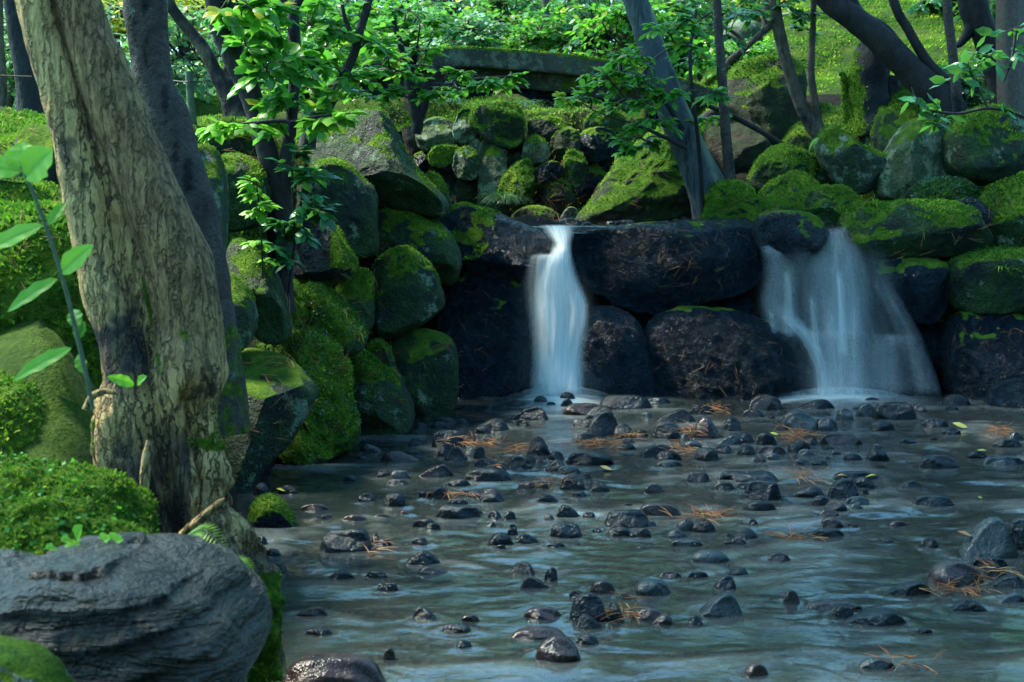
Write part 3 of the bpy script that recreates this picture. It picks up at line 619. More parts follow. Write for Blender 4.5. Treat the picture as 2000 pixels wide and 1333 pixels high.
for q in range(78):
    near = ST[rs.integers(0, 165)]; by_ = near[1] + rs.normal() * 12 - 2; cx_ = near[0] + rs.normal() * 48
    if by_ < 785 or by_ > 1120 or not 560 < cx_ < 1990 or (cx_ < 900 and by_ < 860): continue
    w_ = rs.uniform(14, 30) * (0.75 + (by_ - 780) / 900); S(cx_, by_, w_, w_ * rs.uniform(.28, .48), 'owfb'[q % 4] if q % 4 != 1 else 'wl', 'bbbgbr'[q % 6])
stones = []
MATS = {'b': 'stone_b', 'g': 'stone_g', 'r': 'stone_r', 'p': 'stone_p', 's': 'stone_r'}
for i, s_ in enumerate(ST):
    cx, by_, w, h, sh, mt = s_[:6]
    yf = GY(by_); wm = w / ppm(yf); hm = h / ppm(yf); dep = min(0.42 * wm, max(0.9 * hm, 0.28 * wm)); yc = yf + dep * 0.85
    big = w > 60
    sh_ = hm * 0.0
    o = rock('stream_stone', stone_poly(cx, by_, w, h, sh), yc, dep, MATS[mt], -0.5, 200 + i, lean=0.15, p=0.7, facets=(5 if sh in 'ob' else 7),
             amp=0.045 if sh != 'o' else 0.03, nphi=64 if big else 40, nth=32 if big else 20)
    stones.append((o, cx, by_, w, h, sh, mt, s_[6] if len(s_) > 6 else None, (W(cx, by_, yf)[0], yc, wm / 2, dep)))
# labels: the named stones by hand, the rest by what they look like and which named stone they lie beside
SHP = {'b': 'blocky', 'p': 'pointed', 'wl': 'wedge shaped', 'wr': 'wedge shaped', 'egg': 'egg shaped', 'f': 'flat', 'o': 'rounded'}
CLR = {'b': 'black', 'g': 'grey', 'r': 'reddish brown', 'p': 'pale', 's': 'brown'}
named = [t for t in stones if t[7]]; used = set(t[7] for t in named)
def rel(t, l):
    dx, dy = (t[1] - l[1]) / max(40, (t[3] + l[3]) / 2), (t[2] - l[2]) / 26.0
    return ('right of' if dx > 0 else 'left of') if abs(dx) > abs(dy) else ('in front of' if dy > 0 else 'behind')
for t in stones:
    o = t[0]
    if t[7]: lab = t[7].split('|')[0]; grp = 'stones lying in the stream'
    elif t[3] < 30: lab = 'small wet %s pebble among the larger stones of the stream' % CLR[t[6]]; grp = 'small pebbles in the stream'
    else:
        grp = 'stones lying in the stream'
        ln = sorted(named, key=lambda l: abs(l[1] - t[1]) + 2.2 * abs(l[2] - t[2])); lab = None
        for l in ln[:7]:
            for sz in ('', 'low ' if t[4] < 0.4 * t[3] else 'humped ', 'wide ' if t[3] > 55 else 'smaller '):
                c_ = 'wet %s%s %s stone %s %s' % (sz, SHP[t[5]], CLR[t[6]], rel(t, l), l[7].split('|')[1])
                if c_ not in used and len(c_.split()) <= 16: lab = c_; break
            if lab: break
        lab = lab or 'wet stone of the stream'; used.add(lab)
    tag(o, lab, 'stone' if t[3] >= 30 else 'pebble', grp)
# ------------------------------------------------------------ running water
wy = [1.2]
while wy[-1] < 10.3: wy.append(wy[-1] + max(0.008, 0.00036 * wy[-1] ** 2 + 0.002))
wx = np.arange(-1.75, 4.4, 0.017); X, Y_ = np.meshgrid(wx, np.array(wy))
wob = fbm(np.stack([X * 1.2, Y_ * 1.2, 0 * X], -1), 3, 21) * 1.6
u1 = fbm(np.stack([X * 2.6 + wob, Y_ * 4.2 + wob, 0 * X + 2], -1), 3, 22); u2 = fbm(np.stack([X * 7 + wob * 2, Y_ * 10, 0 * X + 5], -1), 3, 23)
rapid = 0.45 + 0.55 * sst(4.6, 6.2, Y_) * (1 - 0.4 * sst(8.8, 9.6, Y_))
Zw = (u1 - 0.5) * 0.042 * rapid + (u2 - 0.5) * 0.004 * rapid
foam = sst(0.50, 0.82, u1 + 0.35 * (u2 - 0.5)) * 0.20 * rapid
for t in stones:
    x0, y0, rx, ry = t[8]
    if t[6] == 's': continue
    i0, i1 = np.searchsorted(wx, [x0 - rx - 0.15, x0 + rx + 0.15]); j0, j1 = np.searchsorted(wy, [y0 - ry - 0.25, y0 + ry + 0.15])
    if i1 <= i0 or j1 <= j0: continue
    xx, yy = X[j0:j1, i0:i1], Y_[j0:j1, i0:i1]
    q = np.sqrt(((xx - x0) / (rx + 0.015)) ** 2 + ((yy - y0) / (ry + 0.02)) ** 2)
    Zw[j0:j1, i0:i1] = Zw[j0:j1, i0:i1] * sst(0.8, 1.6, q) + 0.0035 * np.exp(-((q - 1.12) / 0.16) ** 2) * (0.4 + 0.6 * sst(-ry, ry, yy - y0))
    wk = np.exp(-((xx - x0) / (rx * 0.8 + 0.02)) ** 2) * sst(0.02, 0.08, y0 - yy) * sst(0.25, 0.05, y0 - ry - yy)
    foam[j0:j1, i0:i1] = np.maximum(foam[j0:j1, i0:i1], 0.06 * np.exp(-((q - 1.1) / 0.16) ** 2) * u2[j0:j1, i0:i1] * 1.4 + 0.10 * wk * u1[j0:j1, i0:i1])
for fx, fw, fs in ((W(1092, 772, 9.6)[0], 0.26, 1.0), (W(1650, 772, 9.6)[0], 0.42, 0.8)):
    d_ = np.sqrt(((X - fx) / fw) ** 2 + (np.where(Y_ < 9.72, (9.72 - Y_) / 0.42, (Y_ - 9.72) / 0.25)) ** 2); foam = np.maximum(foam, fs * sst(2.0, 0.2, d_ + (u1 - 0.5) * 1.4) ** 1.3)
    Zw += 0.03 * np.exp(-(d_ / 0.8) ** 2)
edge = X > xl(Y_) - 0.5
V = np.stack([X, Y_, Zw], -1).reshape(-1, 3)
tag(mk('stream_water', V, gridF(len(wy), len(wx)), M['water'], loc=(0, 0, 0), foam=foam.ravel()), kind='structure')
px_, py_ = np.linspace(-0.75, 2.3, 120), np.linspace(10.42, 12.9, 110); X, Y_ = np.meshgrid(px_, py_)
Zp = 1.166 + (fbm(np.stack([X * 5, Y_ * 6, 0 * X], -1), 3, 31) - 0.5) * 0.016 - 0.05 * sst(10.5, 10.42, Y_)
tag(mk('pool_water', np.stack([X, Y_, Zp], -1).reshape(-1, 3), gridF(110, 120), M['water'], loc=(0, 0, 0), foam=np.full(X.size, 0.05)), kind='structure')
RI = len(ROCKS)
# ------------------------------------------------------------ boulders (outlines in survey pixels, each at its own distance)
G1, G2, G3, G4 = 'boulders of the left bank', 'boulders of the waterfall dam', 'mossy boulders of the right bank', 'stones of the wall under the bridge'
def R(poly, Y, dep, mat, moss, label, group, **k):
    k.setdefault('seed', 11 + len(ROCKS) * 7); return rock('boulder', poly, Y, dep, mat, moss, label=label, group=group, **k)
# foreground left
R([(-190,1160),(30,1128),(110,1098),(190,1086),(260,1088),(330,1098),(400,1122),(450,1158),(482,1195),(502,1235),(505,1275),(486,1310),(460,1350),(420,1500),(200,1600),(-190,1600)], 2.62, 0.30, 'slate', -0.45,
  'blue grey layered boulder with slanting cracks beside the pale tree', G1, lean=0.05, p=0.5, facets=3, amp=0.05, nphi=320, nth=160, strata=(0.20, 17, 0.016), box=2.2)
R([(-120,1285),(0,1276),(60,1296),(110,1340),(140,1420),(-120,1500)], 2.2, 0.12, 'pale', 0.25, 'pale yellowish rock tip in the corner below the layered boulder', G1, lean=0.3, amp=0.05, facets=3)
R([(-260,945),(-100,938),(40,940),(140,958),(230,1000),(285,1060),(270,1150),(-260,1250)], 3.15, 0.30, 'dark', 1.2, 'bright green moss cushion between the layered boulder and the pale tree', G1, cat='moss cushion', lean=0.5, facets=2, amp=0.24, tuft=15000, tsize=0.010, tmat='moss')
R([(-160,760),(0,768),(30,788),(62,830),(95,890),(118,940),(105,1050),(-160,1080)], 3.9, 0.3, 'grey', 0.55, 'smooth green filmed boulder behind the moss cushion', G1, lean=0.45, facets=4, amp=0.05, tuft=7000, tsize=0.014, mb=0.0)
R([(-120,700),(10,704),(45,714),(78,745),(98,800),(106,880),(60,960),(-120,960)], 4.35, 0.3, 'grey', 0.75, 'round lichened boulder with a shaggy mossy crown left of the pale tree', G1, lean=0.4, tuft=9000, tsize=0.011, tmat='moss')
R([(-260,470),(-60,415),(30,402),(95,398),(150,425),(215,500),(240,640),(235,800),(120,900),(-260,900)], 5.0, 0.5, 'brown', 1.1, 'large moss covered bank boulder behind the pale tree', G1, lean=0.55, facets=2, amp=0.08, tuft=6000, tsize=0.02, tmat='mossb', mb=0.25, nphi=128, nth=64)
R([(-160,350),(20,352),(80,362),(118,392),(120,430),(60,470),(-160,470)], 6.2, 0.4, 'dark', 1.0, 'dark green moss hump above the large moss covered bank boulder', G1, lean=0.5, tuft=4000, tsize=0.018)
R([(50,250),(90,243),(150,255),(160,320),(130,400),(60,400),(45,320)], 6.7, 0.3, 'dark', 0.25, 'dark bare rock with pine needles behind the pale tree', G1, lean=0.4)
R([(-200,228),(20,224),(95,230),(170,250),(170,330),(-200,330)], 8.0, 0.5, 'brown', 0.95, 'sunlit mossy terrace edge at the far left', G1, lean=0.9, facets=1, top=0.35, tuft=3000, tsize=0.02, tmat='mossb', cat='moss bank')
# left bank wall of boulders
R([(428,702),(500,694),(560,718),(612,768),(606,800),(572,860),(522,912),(492,965),(430,960),(400,830)], 6.95, 0.34, 'dark', 0.10, 'smooth grey green slab boulder leaning over the water beside the pale tree', G1, lean=0.55, p=0.5, facets=2, amp=0.025, top=0.30, nphi=128, nth=64, seed=5, mb=-0.05)
R([(495,672),(560,655),(620,665),(665,700),(690,780),(694,860),(660,885),(590,905),(530,880),(500,760)], 7.7, 0.36, 'dark', 1.12, 'hanging cushion of creeper and moss spilling down to the water', G1, cat='mossy rock', lean=0.5, facets=5, amp=0.2, tuft=4500, tsize=0.0151, tmat='moss', mb=0.12)
R([(664,676),(700,690),(760,728),(795,770),(812,815),(790,846),(700,858),(650,850),(655,740)], 8.45, 0.34, 'dark', 0.29, 'boulder at the waterline with a thick moss roof sloping right', G1, lean=0.55, tuft=7800, tsize=0.0144, top=0.15)
R([(716,680),(735,664),(757,678),(772,718),(790,755),(740,760),(710,720)], 8.75, 0.2, 'dark', 0.62, 'small mossy rock tucked above the sloping moss roof', G1, tuft=6300, tsize=0.0130)
R([(755,672),(790,650),(840,648),(882,668),(895,720),(892,790),(870,825),(800,840),(765,790)], 9.15, 0.34, 'dark', 0.10, 'dark purple boulder with thin moss at the waterline left of the falls', G1, nphi=112, nth=56, amp=0.06)
R([(565,596),(600,558),(650,578),(690,618),(718,660),(700,690),(620,690),(560,650)], 8.2, 0.32, 'dark', 0.92, 'low mossy hump covered in creeper and brown needles', G1, lean=0.6, tuft=7500, tsize=0.0130, tmat='moss')
R([(655,570),(675,540),(700,526),(722,535),(730,580),(728,640),(690,655),(655,625)], 8.95, 0.22, 'dark', 0.52, 'narrow mossy rock pressed against the tall rounded boulder', G1, tuft=6300, tsize=0.0130)
R([(724,532),(745,502),(778,483),(812,493),(846,530),(867,588),(842,620),(792,650),(762,664),(730,645)], 9.3, 0.34, 'dark', 0.23, 'tall rounded boulder with mossy shoulders in the middle of the left bank', G1, tuft=6900, tsize=0.0130, nphi=112, nth=56)
R([(735,425),(752,402),(785,396),(806,403),(832,425),(872,450),(896,488),(902,525),(885,556),(840,548),(782,530),(738,500)], 9.8, 0.4, 'dark', 0.25, 'hump backed boulder with a golden moss ridge above the tall rounded one', G1, tuft=6900, tsize=0.0130, nphi=112, nth=56)
R([(588,345),(612,325),(642,311),(672,318),(702,345),(732,380),(736,440),(730,500),(640,490),(592,450)], 9.1, 0.42, 'dark', 0.17, 'squarish boulder with mossy top between the sapling and the golden moss ridge', G1, tuft=6300, tsize=0.0130, nphi=112, nth=56)
R([(588,262),(640,226),(700,216),(742,213),(768,248),(802,312),(850,368),(878,398),(866,424),(800,418),(700,390),(602,320)], 10.0, 0.55, 'dark', 0.21, 'largest mossy boulder with a bright top and long slope below the bridge', G1, tuft=5700, tsize=0.0130, nphi=144, nth=72, facets=4, lean=0.35)
R([(826,352),(842,338),(862,352),(878,385),(880,405),(840,400)], 10.5, 0.2, 'dark', 0.87, 'small bright mossy rock behind the long slope of the largest boulder', G1, tuft=6000, tsize=0.0130, tmat='mossb')
R([(568,436),(588,416),(618,412),(645,432),(672,470),(700,520),(668,545),(585,540),(562,490)], 8.6, 0.3, 'wet', 0.30, 'black boulder with one mossy right edge beside the dark sapling', G1, tuft=6300, tsize=0.0122, mossfun=lambda V, N, P, mo: np.maximum(mo * 0.4, sst(0.04, 0.10, P[:, 0]) * sst(-0.1, 0.2, N[:, 2] + N[:, 0] * 0.8)))
R([(440,480),(455,466),(480,474),(512,502),(546,560),(570,632),(566,664),(520,660),(470,600),(445,540)], 7.55, 0.28, 'dark', 0.10, 'dark boulder with a straight slanting edge right of the smooth dark trunk', G1, lean=0.5, tuft=4500, tsize=0.0101, facets=6)
R([(428,545),(442,533),(466,552),(492,585),(498,625),(490,670),(450,695),(425,660)], 7.15, 0.2, 'grey', 0.49, 'green boulder with a pale lichen patch touching the smooth dark trunk', G1, lean=0.4, tuft=3750, tsize=0.0086)
R([(372,300),(395,278),(420,300),(436,360),(440,440),(436,520),(400,540),(372,420)], 6.9, 0.22, 'grey', 0.49, 'upright lichened boulder close behind the smooth dark trunk', G1, tuft=3750, tsize=0.0101)
R([(415,335),(445,300),(480,308),(512,330),(530,372),(522,430),(470,450),(425,430)], 7.9, 0.3, 'dark', 0.37, 'dark boulder with patchy moss left of the forked sapling', G1, tuft=5100, tsize=0.0115)
R([(408,262),(425,240),(460,230),(500,240),(515,280),(505,315),(430,315)], 8.5, 0.32, 'dark', 0.97, 'glowing moss dome beside the path at the top of the left bank', G1, lean=0.5, tuft=6750, tsize=0.0144, tmat='mossb')
R([(486,1010),(495,980),(520,970),(548,982),(570,1010),(587,1040),(575,1056),(520,1062),(488,1052)], 5.95, 0.11, 'wet', 0.5, 'lone moss capped stone in the water right of the pale tree', G1, tuft=13500, tsize=0.0086, facets=2, top=0.1)
# the dam and its falls
R([(858,430),(880,406),(905,398),(962,414),(1012,434),(1058,455),(1086,478),(1078,505),(1040,525),(992,545),(930,535),(886,490)], 10.35, 0.45, 'wet', 0.34, 'long sloping wet rock with a mossy back beside the left waterfall', G2, nphi=128, nth=64, tuft=3500, tsize=0.018, lean=0.5, mossfun=lambda V, N, P, mo: mo * sst(0.08, -0.12, P[:, 0]))
R([(856,610),(880,562),(925,528),(966,540),(1012,560),(1036,612),(1040,690),(1015,750),(965,785),(890,785),(866,710)], 10.1, 0.46, 'wet', -0.1, 'big glistening blue black boulder left of the left waterfall', G2, nphi=160, nth=80, amp=0.11, facets=6, p=0.85, box=1.1)
R([(980,545),(1030,535),(1080,520),(1115,560),(1125,640),(1120,800),(1030,800),(1000,700)], 10.45, 0.30, 'wet', -0.5, 'dark rock face hidden behind the left waterfall', G2, facets=2)
R([(1108,478),(1122,452),(1200,443),(1330,437),(1452,432),(1482,460),(1495,510),(1482,546),(1442,570),(1362,592),(1272,614),(1222,602),(1160,572),(1132,540),(1116,510)], 10.5, 0.48, 'wet', -0.25, 'huge wet black slab between the two waterfalls', G2, nphi=200, nth=90, p=0.62, amp=0.085, facets=9, lean=0.12, top=0.1, seed=31)
R([(1120,790),(1118,700),(1130,630),(1160,602),(1200,600),(1240,622),(1262,668),(1266,790)], 10.05, 0.36, 'wet', -0.5, 'domed dark boulder standing right beside the left waterfall', G2, facets=3, amp=0.06, p=0.85, box=1.1)
R([(1250,795),(1252,690),(1268,632),(1310,610),(1365,604),(1442,607),(1502,626),(1552,672),(1588,742),(1594,795)], 10.05, 0.46, 'wet', -0.35, 'wide wet black boulder strewn with needles below the huge slab', G2, nphi=180, nth=80, amp=0.09, facets=6, p=0.85, box=1.1, seed=19)
R([(1250,640),(1262,612),(1330,592),(1400,578),(1452,575),(1470,610),(1380,640),(1280,650)], 10.55, 0.3, 'wet', -0.5, 'thin dark stone wedged below the huge slab', G2)
R([(1472,445),(1490,418),(1530,412),(1572,415),(1602,432),(1612,462),(1600,490),(1560,505),(1500,498),(1478,475)], 10.3, 0.3, 'wet', 0.10, 'round black capstone splitting the right waterfall', G2, amp=0.08)
R([(1455,800),(1450,600),(1480,510),(1560,490),(1650,485),(1710,530),(1712,640),(1700,800)], 10.65, 0.34, 'wet', -0.5, 'tall wet rock wall behind the right waterfall', G2, p=0.5, facets=6, amp=0.07)
R([(1560,520),(1600,492),(1660,498),(1705,530),(1712,580),(1690,625),(1600,630),(1560,590)], 10.42, 0.26, 'wet', -0.5, 'rounded ledge stone under the upper veil of the right waterfall', G2, facets=2)
R([(1678,650),(1690,610),(1725,600),(1765,615),(1780,660),(1760,700),(1690,700)], 10.35, 0.25, 'wet', -0.5, 'middle step stone in the right edge of the right waterfall', G2)
R([(1572,690),(1580,660),(1605,650),(1635,658),(1640,690),(1620,720),(1580,715)], 10.15, 0.16, 'wet', -0.5, 'small dark stone poking through the right waterfall', G2)
R([(1690,790),(1690,720),(1708,676),(1745,654),(1785,664),(1812,705),(1820,790)], 10.15, 0.3, 'wet', -0.5, 'smooth domed boulder at the foot of the right waterfall', G2, facets=2, amp=0.04)
R([(1700,530),(1730,505),(1800,500),(1842,512),(1842,560),(1836,612),(1800,632),(1740,610),(1706,570)], 10.35, 0.32, 'wet', 0.1, 'angular blue black block right of the right waterfall', G2, p=0.5)
R([(1740,690),(1760,630),(1800,618),(1842,640),(1848,690),(1820,720),(1770,720)], 10.4, 0.25, 'wet', -0.3, 'dark filler stone under the angular blue black block', G2)
R([(1638,452),(1655,420),(1700,400),(1790,395),(1880,400),(1915,440),(1928,475),(1900,498),(1820,502),(1720,505),(1662,490)], 10.5, 0.42, 'dark', 0.42, 'long flat topped mossy boulder above the right waterfall', G2, nphi=128, nth=60, p=0.5, tuft=3400, tsize=0.018, top=0.12)
R([(1868,410),(1880,390),(1905,388),(1926,405),(1930,440),(1890,450)], 10.45, 0.16, 'wet', -0.3, 'small black rock between the two mossy boulders above the right waterfall', G2)
R([(1842,530),(1858,500),(1920,486),(2020,486),(2080,520),(2080,600),(1980,615),(1880,610),(1846,585)], 10.3, 0.36, 'dark', 0.36, 'broad mossy dark boulder below the ivy mound at the right', G2, tuft=2500, tsize=0.018)
R([(1846,700),(1870,625),(1920,603),(1990,612),(2050,660),(2070,770),(1960,800),(1860,780)], 10.1, 0.42, 'wet', 0.05, 'large black boulder with needles on top at the right end of the dam', G2, nphi=128, nth=60, amp=0.08)
R([(1924,800),(1935,770),(1965,750),(2010,742),(2080,760),(2080,830),(1980,822),(1930,815)], 9.4, 0.2, 'wet', -0.3, 'shiny black waterline boulder in front of the right end of the dam', G2, amp=0.08)
R([(1840,650),(1842,560),(1860,500),(1930,480),(2100,470),(2100,820),(1850,800)], 10.9, 0.35, 'wet', -0.5, 'dark rock mass filling the gaps at the right end of the dam', G2)
R([(860,800),(850,620),(870,520),(950,490),(1050,520),(1060,800)], 10.75, 0.35, 'wet', -0.5, 'dark rock mass behind the boulders left of the falls', G2)
R([(1100,800),(1110,600),(1300,560),(1500,560),(1600,600),(1900,560),(1900,800)], 11.05, 0.35, 'wet', -0.5, 'dark rock core of the dam behind the lower boulders', G2)
# right bank
BR = dict(tuft=5200, tsize=0.013, amp=0.15)
R([(1372,405),(1382,372),(1408,354),(1440,354),(1470,372),(1484,410),(1480,440),(1376,440)], 10.9, 0.28, 'dark', 0.85, 'yellow green moss cushion at the edge of the upper pool', G3, lean=0.5, tmat='mossb', mb=0.2, **BR)
R([(1478,400),(1492,370),(1530,342),(1565,335),(1600,352),(1606,400),(1590,440),(1484,438)], 11.0, 0.3, 'dark', 0.72, 'shaggy moss mound right of the yellow green moss cushion', G3, lean=0.5, **BR)
R([(1548,405),(1570,372),(1610,360),(1650,370),(1682,400),(1684,440),(1560,442)], 10.85, 0.28, 'dark', 0.72, 'low dark moss mound left of the long flat topped boulder', G3, lean=0.5, **BR)
R([(1458,352),(1480,316),(1505,294),(1525,286),(1562,297),(1598,306),(1612,332),(1604,372),(1550,385),(1480,380)], 11.4, 0.34, 'dark', 0.7, 'domed boulder carpeted in moss above the yellow green cushion', G3, lean=0.5, tmat='mossb', **BR)
R([(1596,272),(1625,245),(1652,262),(1682,286),(1716,300),(1726,322),(1708,362),(1680,380),(1640,372),(1618,345),(1602,312)], 11.2, 0.28, 'grey', 0.42, 'grey green pointed boulder leaning left on the right bank', G3, p=0.55, tuft=2500, tsize=0.017)
R([(1580,345),(1592,318),(1612,310),(1622,335),(1618,372),(1590,375)], 11.45, 0.15, 'dark', 0.9, 'small mossy rock behind the grey green pointed boulder', G3)
R([(1708,340),(1735,295),(1768,252),(1795,232),(1832,228),(1868,246),(1860,300),(1850,350),(1808,388),(1722,390)], 11.1, 0.32, 'pale', 0.22, 'pale lichened boulder with a mossy slanting left edge', G3, p=0.55, seed=77, mossfun=lambda V, N, P, mo: np.maximum(mo, 0.8 * sst(-0.10, -0.28, P[:, 0] + 0.35 * P[:, 2] * -1 + 0.1)))
R([(1712,290),(1718,235),(1738,212),(1760,235),(1790,270),(1770,330),(1720,330)], 11.55, 0.22, 'dark', 0.5, 'dark triangular rock behind the pale lichened boulder', G3)
R([(1685,270),(1705,215),(1735,165),(1750,140),(1775,165),(1805,200),(1815,260),(1780,330),(1700,330)], 12.1, 0.4, 'dark', 1.0, 'steep bright moss slope rock under the leaning dark tree', G3, lean=0.7, tmat='mossb', **BR)
R([(1838,290),(1850,250),(1885,220),(1930,207),(1965,210),(1998,235),(2015,300),(1990,350),(1920,362),(1850,345)], 11.0, 0.36, 'dark', 0.45, 'big round boulder with a moss covered left shoulder', G3, tuft=2800, tsize=0.018, facets=3)
R([(1902,420),(1925,380),(1970,352),(2060,335),(2100,400),(2090,500),(1960,492),(1915,470)], 10.6, 0.38, 'dark', 0.75, 'wide mossy boulder at the right end above the dam', G3, tuft=3600, tsize=0.019, lean=0.4)
R([(1786,380),(1800,358),(1840,350),(1880,354),(1902,374),(1895,398),(1800,400)], 10.75, 0.22, 'dark', 1.3, 'rounded mound of small blue green creeper leaves', G3, cat='creeper mound', tuft=9000, tsize=0.026, tmat='ivy', lean=0.4, mb=0.5)
R([(1410,300),(1412,215),(1425,150),(1455,120),(1520,105),(1560,125),(1572,165),(1560,215),(1530,300)], 13.0, 0.5, 'brown', 0.38, 'large overhanging dark rock with a mossy top on the right slope', G3, tuft=3000, tsize=0.02, lean=0.2)
R([(1345,330),(1352,255),(1385,215),(1430,200),(1480,240),(1520,330),(1500,400),(1380,410)], 12.6, 0.4, 'brown', -0.2, 'dark earth face under the overhanging rock', G3, cat='earth bank')
R([(1500,330),(1520,270),(1570,220),(1620,200),(1680,230),(1700,320),(1640,400),(1520,400)], 12.7, 0.4, 'dark', 0.85, 'shaded mossy bank between the forked thin tree and the stump', G3, cat='moss bank', lean=0.6, tuft=2500, tsize=0.02)
R([(1415,110),(1418,55),(1440,38),(1475,42),(1486,80),(1484,125)], 16.0, 0.35, 'grey', -0.1, 'smooth upright grey stone standing on the far slope', G3, p=0.5, facets=1, amp=0.03)
R([(1810,22),(1822,8),(1845,10),(1850,26),(1815,30)], 17.5, 0.2, 'grey', 0.2, 'small grey rock high on the mossy lawn', G3)
# bank and wall under the bridge
R([(1128,440),(1140,412),(1175,360),(1215,310),(1262,272),(1305,235),(1345,225),(1372,280),(1390,360),(1392,440)], 12.0, 0.55, 'brown', 0.60, 'steep pale green moss slope descending to the upper pool', G3, cat='moss bank', lean=0.7, facets=3, tuft=2200, tsize=0.015, tmat='mossb', nphi=160, nth=80, amp=0.17)
WLL = [
 ([(815,270),(825,240),(850,228),(880,238),(892,262),(884,290),(830,298)], 12.7, 'pale', 0.05, 'white lichened purple block at the top left of the wall'),
 ([(885,255),(895,222),(912,212),(932,228),(936,260),(915,282),(892,278)], 12.6, 'grey', 0.4, 'grey lichened stone right of the white lichened block'),
 ([(918,235),(935,205),(975,196),(1012,205),(1022,240),(1020,285),(985,292),(940,265)], 12.55, 'dark', 0.95, 'moss shrouded stone hanging over the pale pillar rock'),
 ([(912,295),(922,272),(940,276),(944,300),(930,318),(915,312)], 12.55, 'pale', 0.1, 'small pale rounded stone left of the pillar rock'),
 ([(932,420),(932,330),(940,275),(965,262),(985,285),(990,340),(992,420),(985,450),(935,450)], 12.45, 'pale', 0.15, 'tall pale pillar rock in the middle of the wall'),
 ([(838,312),(845,292),(868,284),(896,290),(900,318),(885,338),(850,332)], 12.5, 'dark', 0.85, 'stone with a bright mossy cap in the left of the wall'),
 ([(806,320),(812,300),(838,296),(842,320),(830,340),(810,338)], 12.6, 'wet', 0.1, 'black stone left of the stone with the mossy cap'),
 ([(884,328),(890,300),(912,288),(930,300),(936,330),(925,352),(895,350)], 12.4, 'grey', 0.35, 'grey stone belted with moss below the small pale one'),
 ([(855,400),(858,352),(880,340),(892,352),(890,400),(875,412)], 12.55, 'grey', -0.1, 'bare grey upright stone at the left foot of the wall'),
 ([(882,405),(888,365),(915,350),(935,362),(936,408),(905,420)], 12.5, 'brown', -0.1, 'bare purple grey stone at the foot of the pillar rock'),
 ([(1030,255),(1038,232),(1070,228),(1100,238),(1102,262),(1080,276),(1040,272)], 12.7, 'dark', 0.35, 'brown block with moss on top right of the moss shrouded stone'),
 ([(1020,310),(1025,280),(1045,264),(1065,278),(1074,300),(1062,320),(1035,322)], 12.45, 'pale', 0.4, 'pale broken stone with a mossy left half'),
 ([(972,385),(985,345),(1010,318),(1035,310),(1045,340),(1040,385),(1010,402)], 12.3, 'dark', 0.95, 'bright green mossy stone right of the pillar rock'),
 ([(1044,350),(1052,325),(1078,315),(1098,322),(1100,342),(1078,358),(1052,360)], 12.3, 'wet', 0.0, 'smooth wet oval stone jutting from the wall'),
 ([(1072,300),(1080,262),(1108,248),(1130,258),(1132,292),(1110,315),(1082,312)], 12.6, 'brown', 0.15, 'dark brown stone above the wet oval stone'),
 ([(1100,330),(1105,302),(1120,292),(1140,305),(1145,340),(1130,368),(1110,360)], 12.35, 'dark', 0.9, 'upright stone furred with dark moss'),
 ([(1058,408),(1068,365),(1092,350),(1112,362),(1122,400),(1100,415)], 12.3, 'brown', 0.35, 'stone crusted with brown needles at the wall foot'),
 ([(1125,300),(1130,262),(1165,250),(1200,258),(1210,300),(1170,318),(1135,315)], 12.8, 'wet', 0.25, 'dark flat block at the right of the wall'),
 ([(1140,250),(1150,225),(1180,215),(1215,225),(1220,255),(1160,262)], 12.9, 'dark', 0.7, 'dark mossy block under the right end of the bridge'),
 ([(1000,440),(1010,412),(1045,402),(1080,410),(1100,440)], 12.0, 'brown', 0.3, 'low brown needle covered mound at the foot of the wall'),
 ([(1120,340),(1140,318),(1180,312),(1195,340),(1170,385),(1130,390)], 12.75, 'wet', 0.2, 'shadowed stone between the furred stone and the moss slope'),
 ([(985,340),(990,300),(1012,285),(1028,300),(1022,335)], 12.7, 'grey', 0.3, 'flat grey stone beneath the moss shrouded stone'),
 ([(800,370),(808,340),(840,332),(862,350),(860,400),(815,400)], 12.8, 'dark', 0.6, 'mossy stone peeping out behind the long slope of the largest boulder'),
 ([(1092,440),(1100,418),(1112,405),(1128,412),(1132,440)], 11.9, 'grey', 0.1, 'small upright grey stone beside the moss slope foot')]
for po, y_, mt, mo, lb in WLL:
    w_ = (max(p[0] for p in po) - min(p[0] for p in po)) / ppm(y_)
    rock('wall_stone', po, y_, max(0.10, w_ * 0.55), mt, mo, seed=400 + len(ROCKS), label=lb, cat='stone', group=G4, nphi=84, nth=42, tuft=3600 if mo > 0.3 else 0, tsize=0.017, lean=0.22, facets=7, p=0.5, amp=0.11, box=1.8)
rock('wall_stone', [(780,450),(790,300),(830,230),(950,215),(1100,215),(1240,230),(1260,450)], 13.35, 0.4, 'wet', 0.1, seed=900, label='dark earth packed behind the stones of the wall under the bridge', cat='earth core', p=0.4, nphi=96, nth=48)
R([(640,234),(700,218),(790,218),(900,217),(1010,219),(1110,222),(1130,236),(1000,238),(800,260),(650,260)], 13.5, 0.6, 'brown', 1.3, 'bright moss shelf seen under the arch of the bridge', G3, cat='moss bank', lean=0.6, tuft=2500, tsize=0.02, tmat='mossb', mb=0.4)
